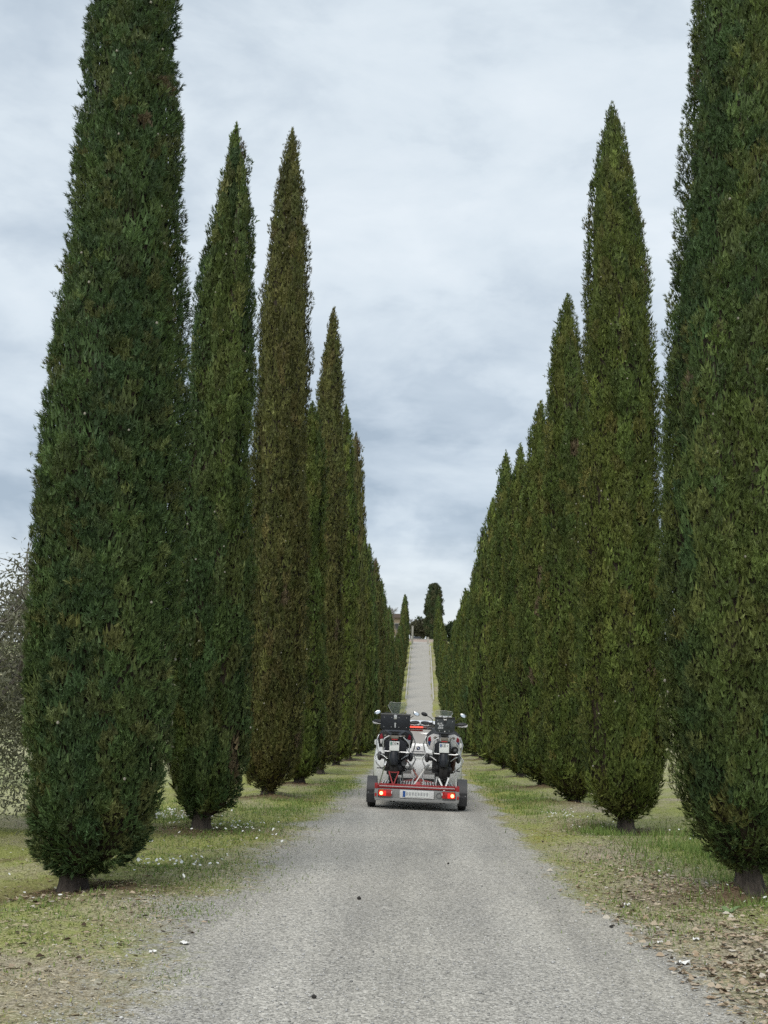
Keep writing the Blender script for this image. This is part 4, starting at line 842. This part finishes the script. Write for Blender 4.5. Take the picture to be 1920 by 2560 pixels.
        MB().tube([(sx * .22, 1.06, 1.23), (sx * .235, 1.07, 1.32 if fold else 1.29), (sx * (.29), 1.06, 1.375 if fold else 1.345), (sx * .355, 1.05, 1.40 if fold else 1.39)], .0075).build('mirror_stalk', M['black_plastic'], b)
        rot = Matrix.Rotation(R_(-sx * (-22 if not fold else 18)), 3, 'Y')
        zc = 1.435
        mh = MB().ell((sx * .415, 1.05, zc), (.145, .05, .085), 14, 8, rot).build('mirror_head', M['black_plastic'] if left or fold or sx > 0 else M['greymetal'], b)
        if not fold: MB().ell((sx * .415, 1.026, zc), (.130, .006, .074), 16, 10, Matrix.Rotation(R_(-9), 3, 'X') @ rot).build('mirror_glass', M['mirror'], mh)
    if left: so = [(-.20, 1.592), (-.15, 1.668), (-.02, 1.655), (.157, 1.670), (.21, 1.566), (.115, 1.40), (-.097, 1.40)]
    else: so = [(-.18, 1.475), (-.165, 1.522), (0, 1.530), (.185, 1.515), (.195, 1.475), (.12, 1.37), (-.12, 1.37)]
    zb = min(w for _, w in so); rk = lambda w: 1.34 - (w - zb) * .55
    V = [(u, rk(w) - .25 * u * u * 4 * .3, w) for u, w in so]; n = len(V)
    sc = MB().add(V + [(p[0], p[1] + .005, p[2]) for p in V], [tuple(range(n)), tuple(range(2 * n - 1, n - 1, -1))] + [(i, n + i, n + (i + 1) % n, (i + 1) % n) for i in range(n)]).build('windscreen', M['screen'], b, smooth=0)
    e = MB().tube([V[0], V[-1]], .006, 6).tube([V[4], V[5]], .006, 6); e.tube([V[0], V[1], V[2], V[3], V[4]], .0025, 6); e.build('screen_edge', M['whitepanel'], sc)
    MB().loft([ring(1.25, .30, 1.05, 1.36), ring(1.38, .34, 1.0, 1.32), ring(1.55, .26, .96, 1.15), ring(1.85, .10, .97, 1.02)]).build('front_fairing', body, b, smooth=60)
    return b
def ring_x(sx, x, y, z, dy, dz, n=10):
    return [Vector((sx * x, y + dy * math.cos(2 * math.pi * k / n), z + dz / 2 * math.sin(2 * math.pi * k / n))) for k in range(n)]
bike('motorcycle', -.475, 'black motorcycle with wide black top box and tall windscreen, left on trailer', 'left')
bike('motorcycle', .525, 'white-flanked motorcycle with smaller stickered top box, right on trailer', 'right')

# tie-down straps (flat webbing between two points, with a ratchet where there is one)
def strap(label, m, runs, ratchet=None, w=.024):
    root = rig('tie_down_strap', YAX); tag(root, label, 'strap')
    for pts in runs:
        mb = MB(); P = [Vector(p) for p in pts]
        for a, c in zip(P[:-1], P[1:]):
            d = (c - a).normalized(); s_ = d.cross(Vector((0, 1, 0))).normalized() * (w / 2); t_ = d.cross(s_).normalized() * .0025
            mb.add([a - s_ - t_, a + s_ - t_, a + s_ + t_, a - s_ + t_, c - s_ - t_, c + s_ - t_, c + s_ + t_, c - s_ + t_], [(0, 1, 2, 3), (7, 6, 5, 4), (0, 4, 5, 1), (1, 5, 6, 2), (2, 6, 7, 3), (3, 7, 4, 0)])
        mb.build('webbing', m, root, smooth=0)
    if ratchet:
        a, c = Vector(ratchet[0]), Vector(ratchet[1]); q = (c - a).to_track_quat('Z', 'Y').to_matrix()
        MB().box((a + c) / 2, (.05, .035, (c - a).length), q).box((a + c) / 2 + q @ Vector((0, -.025, .02)), (.036, .02, (c - a).length * .7), q).build('ratchet', M['alu'], root, bevel=.005)
LX, RX = -.475, .525
strap('thin red strap looped round the left motorcycle\'s rear tyre', M['strap_red'], [[(LX - .10, .05, DECK + .27), (LX + .01, TAIL + .0, DECK + .03)], [(LX + .10, .05, DECK + .27), (LX + .01, TAIL, DECK + .03)], [(LX - .10, .0, DECK + .27), (LX - .05, .015, DECK + .255), (LX + .05, .015, DECK + .255), (LX + .10, .0, DECK + .27)]], w=.018)
strap('white V-shaped strap holding the right motorcycle\'s rear tyre', M['strap_white'], [[(RX - .10, .05, DECK + .17), (RX, TAIL - .02, DECK - .03)], [(RX + .10, .05, DECK + .19), (RX, TAIL - .02, DECK - .03)]], w=.032)
strap('brown ratchet strap from the left motorcycle down to the trailer centre', M['strap_brown'], [[(LX + .22, .55, DECK + .50), (LX + .36, .45, DECK + .36), (.03, .2, DECK + .13), (.10, .1, DECK + .05)], [(LX + .38, .40, DECK + .30), (.06, .18, DECK + .12)]], ((LX + .30, .43, DECK + .42), (LX + .39, .37, DECK + .33)))
strap('pale ratchet strap from the right motorcycle across to the trailer centre', M['strap_white'], [[(RX - .24, .55, DECK + .47), (RX - .40, .42, DECK + .31), (-.05, .05, DECK + .05)]], ((RX - .30, .45, DECK + .42), (RX - .38, .40, DECK + .34)))
strap('olive strap on the outer side of the left motorcycle', M['strap_olive'], [[(LX - .16, .50, DECK + .55), (LX - .20, .40, DECK + .36), (LX - .28, .30, DECK + .02)]], ((LX - .17, .45, DECK + .45), (LX - .20, .40, DECK + .36)))
strap('pale strap on the outer side of the right motorcycle', M['strap_white'], [[(RX + .24, .55, DECK + .40), (RX + .27, .40, DECK + .0)]])

# ------------------------------------------------------------------ the towing car
car = rig('car', YAX + 2.75, -.055); tag(car, 'white car towing the trailer, seen from behind with its high brake light lit', 'car')
def ringz(z, hw, yr, yf, r, n=6):
    out = []
    for (cx_, cy_, a0) in ((-hw + r, yr + r, 180), (hw - r, yr + r, 270), (hw - r, yf - r, 0), (-hw + r, yf - r, 90)):
        for k in range(n): q = R_(a0 + 90 * k / (n - 1)); out.append(Vector((cx_ + r * math.cos(q), cy_ + r * math.sin(q), z)))
    return out
CS = [(.24, .90, .14, 4.75, .25), (.34, .965, .06, 4.84, .30), (.52, .99, .00, 4.88, .32), (.70, 1.0, .0, 4.86, .32), (.84, 1.0, .03, 4.80, .32), (.98, .985, .08, 4.55, .32), (1.12, .955, .11, 3.75, .28), (1.18, .935, .13, 3.55, .25), (1.45, .80, .27, 2.95, .20), (1.62, .715, .38, 2.50, .18), (1.70, .665, .50, 2.20, .22), (1.735, .56, .80, 1.90, .25)]
MB().loft([ringz(*c) for c in CS]).build('body', M['white_paint'], car, smooth=50)
def ry_(z):
    return float(np.interp(z, [c[0] for c in CS], [c[2] for c in CS]))
def rearpatch(name, pts, m, parent, off=.006, bev=.0):
    V0 = [(u, ry_(w) - off, w) for u, w in pts]; V1 = [(u, ry_(w) + .03, w) for u, w in pts]; n = len(pts)
    return MB().add(V0 + V1, [tuple(range(n)), tuple(range(2 * n - 1, n - 1, -1))] + [(i, n + i, n + (i + 1) % n, (i + 1) % n) for i in range(n)]).build(name, m, parent, bevel=bev)
rearpatch('rear_window', [(-.66, 1.22), (.66, 1.22), (.60, 1.40), (.53, 1.56), (-.53, 1.56), (-.60, 1.40)], M['window'], car)
sp_ = MB().box((0, .36, 1.645), (1.16, .22, .035)).build('roof_spoiler', M['white_paint'], car, bevel=.012)
MB().box((-.06, .255, 1.578), (.30, .03, .03)).build('brake_light', M['lit_brake'], sp_, bevel=.005)
rearpatch('tailgate_handle_trim', [(-.165, 1.045), (.165, 1.045), (.135, 1.165), (-.135, 1.165)], M['whitepanel'], car, .03, .006)
bd = MB().lathe([(0, .042), (-.010, .042), (-.014, .036)], (0, ry_(1.11) - .034, 1.115), 'Y', 24).build('emblem', M['print_dark'], car)
for k in range(4):
    V = [(0, 0)] + [(.026 * math.cos(R_(90 * k + 15 * j)), .026 * math.sin(R_(90 * k + 15 * j))) for j in range(7)]
    MB().prism(V, -.002, .0).build('emblem_quarter', M['whitepanel'] if k % 2 else M['plate_blue'], bd).location = (0, ry_(1.11) - .049, 1.115)
npc = rearpatch('number_plate', [(-.26, .885), (.26, .885), (.26, .985), (-.26, .985)], M['plate_white'], car, .012)
for k in range(6): MB().box((-.13 + k * .052, .05 - .0, .935), (.03, .004, .055)).build('faded_character', M['print_grey'], npc).location = (0, ry_(.935) - .05 - .016, 0)
MB().box((0, .035, 1.01), (.62, .05, .035)).build('plate_recess_trim', M['whitepanel'], car, bevel=.01)
for sx in (-1, 1):
    MB().box((sx * .66, .085, 1.12), (.24, .08, .09)).build('tail_light', M['lens_red'], car, bevel=.02)
    rearpatch('bumper_insert', [(sx * .14, .56), (sx * .60, .56), (sx * .60, .715), (sx * .14, .715)], M['galv'], car, .010, .006)
    for wy in (.95, 3.92):
        wheel(car, sx * .875, wy, .36, .25, spokes=5)
        MB().lathe([(sx * .97, .43), (sx * 1.006, .43), (sx * 1.006, .37), (sx * .97, .37)], (0, wy, .37), 'X', 28, closed=True).build('wheel_arch', M['black_plastic'], car)
    MB().box((sx * 1.03, 3.15, 1.16), (.16, .10, .13)).build('door_mirror', M['white_paint'], car, bevel=.03)
    hw_ = lambda z: float(np.interp(z, [c[0] for c in CS], [c[1] for c in CS]))
    V = [(.65, 1.22), (3.35, 1.20), (2.75, 1.56), (.75, 1.56)]; V0 = [(sx * (hw_(w) + .004), y, w) for y, w in V]; V1 = [(sx * (hw_(w) - .03), y, w) for y, w in V]
    MB().add(V0 + V1, [(0, 1, 2, 3), (7, 6, 5, 4), (0, 4, 5, 1), (1, 5, 6, 2), (2, 6, 7, 3), (3, 7, 4, 0)]).build('side_window', M['window'], car)
MB().box((0, .05, .40), (1.30, .06, .14)).build('lower_valance', M['black_plastic'], car, bevel=.02)
MB().box((0, .05, .76), (1.4, .06, .02)).build('bumper_crease', M['greymetal'], car)
MB().tube([(0, .1, .36), (0, -.02, .40), (0, -.02, .46)], .022).ell((0, -.02, .48), (.05, .05, .05)).build('tow_hitch', M['darkmetal'], car)

# ------------------------------------------------------------------ head of the drive, far off
def leaf_cloud(name, seed, clumps, n, L, W, pal, up=.3):
    """sprays scattered through several ellipsoid clumps (cx,cy,cz,rx,ry,rz)"""
    g = np.random.default_rng(seed); cl_ = np.array(clumps, float); wgt = (cl_[:, 3] * cl_[:, 5]); wgt /= wgt.sum(); ci = g.choice(len(cl_), n, p=wgt)
    d = unit(g.normal(size=(n, 3))); rr = g.uniform(.55, 1.0, n) ** .5; P = cl_[ci, :3] + d * cl_[ci, 3:6] * (rr * (1 + .12 * snoise(d + ci[:, None], .8, seed)))[:, None]
    D = unit(d + g.normal(size=(n, 3)) * .7 + [0, 0, up]); pal = np.array(pal); w = g.random((n, 1)); C = (pal[0] * (1 - w) + pal[1] * w) * np.exp(g.normal(size=(n, 1)) * .2)
    V, T, Cv = kite_leaf(P, D, L * g.uniform(.6, 1.3, n), W * g.uniform(.7, 1.3, n), C, g); return np_mesh(name, V, T, Cv)
def kite_leaf(P, D, L, W, C, gen):
    n = len(P); s = unit(np.cross(D, gen.normal(size=(n, 3)))); mid = P + D * (L * .5)[:, None]
    V = np.stack([P, mid + s * (W / 2)[:, None], P + D * L[:, None], mid - s * (W / 2)[:, None]], 1).reshape(-1, 3); b_ = np.arange(n)[:, None] * 4
    return V, np.concatenate([b_ + [0, 1, 2], b_ + [0, 2, 3]], 0), np.repeat(C, 4, 0)
def far_tree(name, x, y, label, clumps, n, L, W, pal, trunk_r, trunk_h, seed, bark='barkgrey'):
    r = empty(name, (x, y, gz1(x, y))); tag(r, label, 'tree'); link_mesh('crown', leaf_cloud('crown', seed, clumps, n, L, W, pal), M['leaf'], r)
    MB().tube([(0, 0, -.1), (.05, 0, trunk_h * .5), (0, .05, trunk_h)], [trunk_r * 1.3, trunk_r, trunk_r * .8], 10).build('trunk', M[bark], r); return r
r = empty('round_topped_cypress', (2.6, 236, gz1(2.6, 236))); tag(r, 'big round-topped dark cypress standing at the head of the drive', 'tree')
link_mesh('crown', crown('crown', 900, 12.6, 1.65, .5, 5200, 8, .35, .24, .10, [(.050, .075, .034), (.075, .095, .040), (.10, .09, .05)], lump=1.3, prof=PROF_ROUND, stray=.01, rc=.45)[0], M['foliage'], r)
link_mesh('trunk', trunk_mesh('trunk', 3.0, .35, 5), M['bark'], r)
HOLM = [(.085, .085, .050), (.14, .135, .085)]; DARKG = [(.045, .07, .035), (.075, .10, .05)]
far_tree('umbrella_oak', -.3, 243, 'rounded grey-green tree with dark flat underside behind the gateway', [(0, 0, 3.4, 2.4, 2.4, 1.6), (-1.1, 0, 3.0, 1.4, 1.5, 1.2), (1.1, .3, 3.1, 1.4, 1.5, 1.2), (.2, 0, 4.2, 1.5, 1.5, 1.0)], 4200, .42, .26, HOLM, .22, 2.6, 71)
far_tree('dark_conifer', -.5, 250, 'dark pointed conifer top showing above the rounded tree', [(0, 0, 3.0, 1.4, 1.4, 2.2), (.1, 0, 5.0, .9, .9, 1.4), (-.8, 0, 4.2, .7, .7, 1.1), (.8, 0, 4.8, .5, .5, 1.0)], 1800, .45, .2, DARKG, .2, 2.0, 72)
far_tree('broadleaf_tree', 7.4, 245, 'dark green bushy tree to the right of the big round-topped cypress', [(0, 0, 3.2, 2.2, 2.2, 2.0), (1.4, 0, 3.6, 1.6, 1.6, 1.4), (-1.8, 0, 2.4, 1.4, 1.4, 1.6)], 3600, .45, .28, DARKG, .25, 2.2, 73)
far_tree('broadleaf_tree', 12.5, 247, 'dark green bushy tree furthest right on the skyline', [(0, 0, 2.8, 2.4, 2.2, 1.9), (1.4, 0, 2.4, 1.6, 1.6, 1.4)], 2600, .45, .28, DARKG, .25, 2.0, 74)
# bare tree
def bare_tree(x, y, h, label, seed):
    q = random.Random(seed); root = empty('bare_tree', (x, y, gz1(x, y))); tag(root, label, 'tree')
    MB().tube([(0, 0, -.1), (.05, 0, h * .2), (0, 0, h * .36)], [.20, .15, .12], 8).build('trunk', M['barkgrey'], root); tw = MB()
    def grow(p, d, l, r, k):
        e = p + d * l; tw.tube([p, (p + e) / 2 + Vector((q.uniform(-.1, .1), q.uniform(-.1, .1), 0)) * l, e], [r, r * .8, r * .6], 5)
        if k == 0: return
        for _ in range(3 if k > 1 else 4):
            nd = (d + Vector((q.uniform(-.75, .75), q.uniform(-.75, .75), q.uniform(-.1, .5)))).normalized(); grow(e, nd, l * q.uniform(.6, .85), r * .62, k - 1)
    for _ in range(5): grow(Vector((0, 0, h * .34)), Vector((q.uniform(-.7, .7), q.uniform(-.7, .7), 1)).normalized(), h * .22, .08, 3)
    tag(tw.build('branches', M['barkgrey'], root), None)
bare_tree(-5.4, 246, 9.0, 'bare winter tree rising behind the ochre building', 3)
bare_tree(-2.4, 248, 6.5, 'smaller bare tree beside the left gate pillar', 4)
# ochre building behind the left row
M['ochre'] = simple('ochre_render', (.27, .215, .15), .9, var=.25, scale=.8); M['roof_tile'] = simple('roof_tile', (.13, .10, .085), .9, var=.25, scale=5); M['stonepost'] = simple('pale_stone', (.42, .40, .35), .9, var=.15, scale=6); M['pinkwall'] = simple('pink_plaster', (.46, .38, .34), .9, var=.15, scale=2)
M['glassdark'] = simple('dark_pane', (.05, .05, .05), .2, var=.3)
hb = empty('house', (-8.2, 256, gz1(-8.2, 256))); tag(hb, 'ochre house with low dark roof half hidden behind the left cypresses', 'building', kind='thing')
MB().box((0, 3, 3.2), (8.4, 6, 6.6)).build('wall', M['ochre'], hb)
rf = MB().prism([(-4.5, 6.5), (4.5, 6.5), (4.5, 6.75), (3.6, 7.4), (-3.6, 7.4), (-4.5, 6.75)], -.4, 6.4).build('roof', M['roof_tile'], hb)
for wx in (-2.6, 0, 2.6):
    for wz in (1.6, 4.6):
        f = MB().box((wx, -.02, wz), (1.1, .10, 1.5)).build('window', M['stonepost'], hb); MB().box((wx, -.08, wz), (.85, .03, 1.25)).build('pane', M['glassdark'], f)
# gate pillars, low wall, low kerb walls up the slope
for x, h, lab in ((-1.66, 3.2, 'pale stone gate pillar left of the top of the drive'), (1.25, 1.2, 'short pale stone pillar right of the top of the drive')):
    p = empty('gate_pillar', (x, 211, gz1(x, 211))); tag(p, lab, 'pillar', kind='thing'); MB().box((0, 0, h / 2 - .1), (.34, .34, h + .2)).build('shaft', M['stonepost'], p, bevel=.02); MB().box((0, 0, h + .05), (.44, .44, .10)).build('cap', M['stonepost'], p, bevel=.02)
lw = empty('low_wall', (.1, 231, gz1(.1, 231))); tag(lw, 'low pinkish wall across the head of the drive', 'wall', kind='thing'); MB().box((0, 0, .2), (6.4, .3, .8)).build('wall_face', M['pinkwall'], lw); MB().box((0, 0, .64), (6.5, .4, .08)).build('coping', M['stonepost'], lw)
for sx, lab in ((-1, 'low pale kerb wall up the left side of the hill'), (1, 'low pale kerb wall up the right side of the hill')):
    kw = empty('kerb_wall', (0, 0, 0)); tag(kw, lab, 'kerb', kind='thing'); mb = MB(); ys = np.linspace(146, 206, 13); rings = []
    for y in ys:
        z = float(hill(y)); xx_ = sx * 1.78 - .1; rings.append([Vector((xx_ - .09, y, z - .1)), Vector((xx_ + .09, y, z - .1)), Vector((xx_ + .09, y, z + .16)), Vector((xx_ - .09, y, z + .16))])
    mb.loft(rings).build('wall_face', M['stonepost'], kw, smooth=0)
# parked car seen under the trees
pc = empty('parked_car', (-.9, 237, gz1(-.9, 237))); tag(pc, 'tiny dark parked car under the rounded tree beyond the low wall', 'car')
MB().loft([ringz(.25, .85, -.6, 3.4, .25), ringz(.6, .88, -.62, 3.5, .25), ringz(.9, .86, -.55, 3.4, .25), ringz(1.35, .65, .2, 2.2, .2)]).build('body', M['box_black'], pc, smooth=50)
for sx in (-1, 1):
    for wy in (.1, 2.7): wheel(pc, sx * .78, wy, .31, .2, n=14)

# ------------------------------------------------------------------ olive tree at the left edge
def olive(x, y, label, seed, h=4.4, rad=1.5, nl=9000, ll=.075):
    q = random.Random(seed); g = np.random.default_rng(seed); root = empty('olive_tree', (x, y, gz1(x, y))); tag(root, label, 'tree', 'olive trees beyond the left row')
    MB().tube([(0, 0, -.1), (.08, 0, .5), (-.02, .05, 1.0), (.05, 0, 1.3)], [.24, .17, .15, .13], 10).build('trunk', M['barkgrey'], root); br = MB(); tips = []
    def grow(p, d, l, r, k):
        e = p + d * l; m_ = (p + e) / 2 + Vector((q.uniform(-.12, .12), q.uniform(-.12, .12), q.uniform(0, .1))) * l; br.tube([p, m_, e], [r, r * .8, r * .55], 5)
        for f in (.4, .7, 1.0): tips.append((p.lerp(e, f), d, k))
        if k == 0: return
        for _ in range(4):
            nd = d + Vector((q.uniform(-1, 1), q.uniform(-1, 1), q.uniform(-.9, .5))); grow(e, nd.normalized(), l * q.uniform(.6, .9), r * .55, k - 1)
    for k in range(6): a = k * 1.05 + q.uniform(-.3, .3); grow(Vector((0, 0, 1.25)), Vector((math.cos(a) * .7, math.sin(a) * .7, q.uniform(.35, 1.1))).normalized(), rad * .62, .05, 3)
    br.build('branches', M['barkgrey'], root); T_ = [t for t in tips if t[2] < 2]; idx = g.integers(0, len(T_), nl)
    P = np.array([T_[i][0] for i in idx]) + g.normal(size=(nl, 3)) * .12; P[:, 2] -= np.abs(g.normal(size=nl)) * np.where(g.random(nl) < .55, 1.3, .25); P[:, 2] = np.where(P[:, 2] < .3, g.uniform(.3, 2.0, nl), P[:, 2])
    D = unit(g.normal(size=(nl, 3)) * .7 + [0, 0, -.35]); w = g.random((nl, 1)); C = np.array([.12, .125, .078]) * (1 - w) + np.array([.245, .245, .165]) * w
    V, T, Cv = kite_leaf(P, D, ll * g.uniform(.7, 1.3, nl), ll * .30 * g.uniform(.7, 1.3, nl), C, g); link_mesh('crown', np_mesh('crown', V, T, Cv), M['leaf'], root)
olive(-6.25, 15.2, 'grey-green olive tree with thin leaves at the left edge', 12, rad=1.95, nl=54000, ll=.085)
olive(-10.5, 27.0, 'more distant olive tree in the field beyond the left row', 13, rad=1.6, nl=9000, ll=.09)
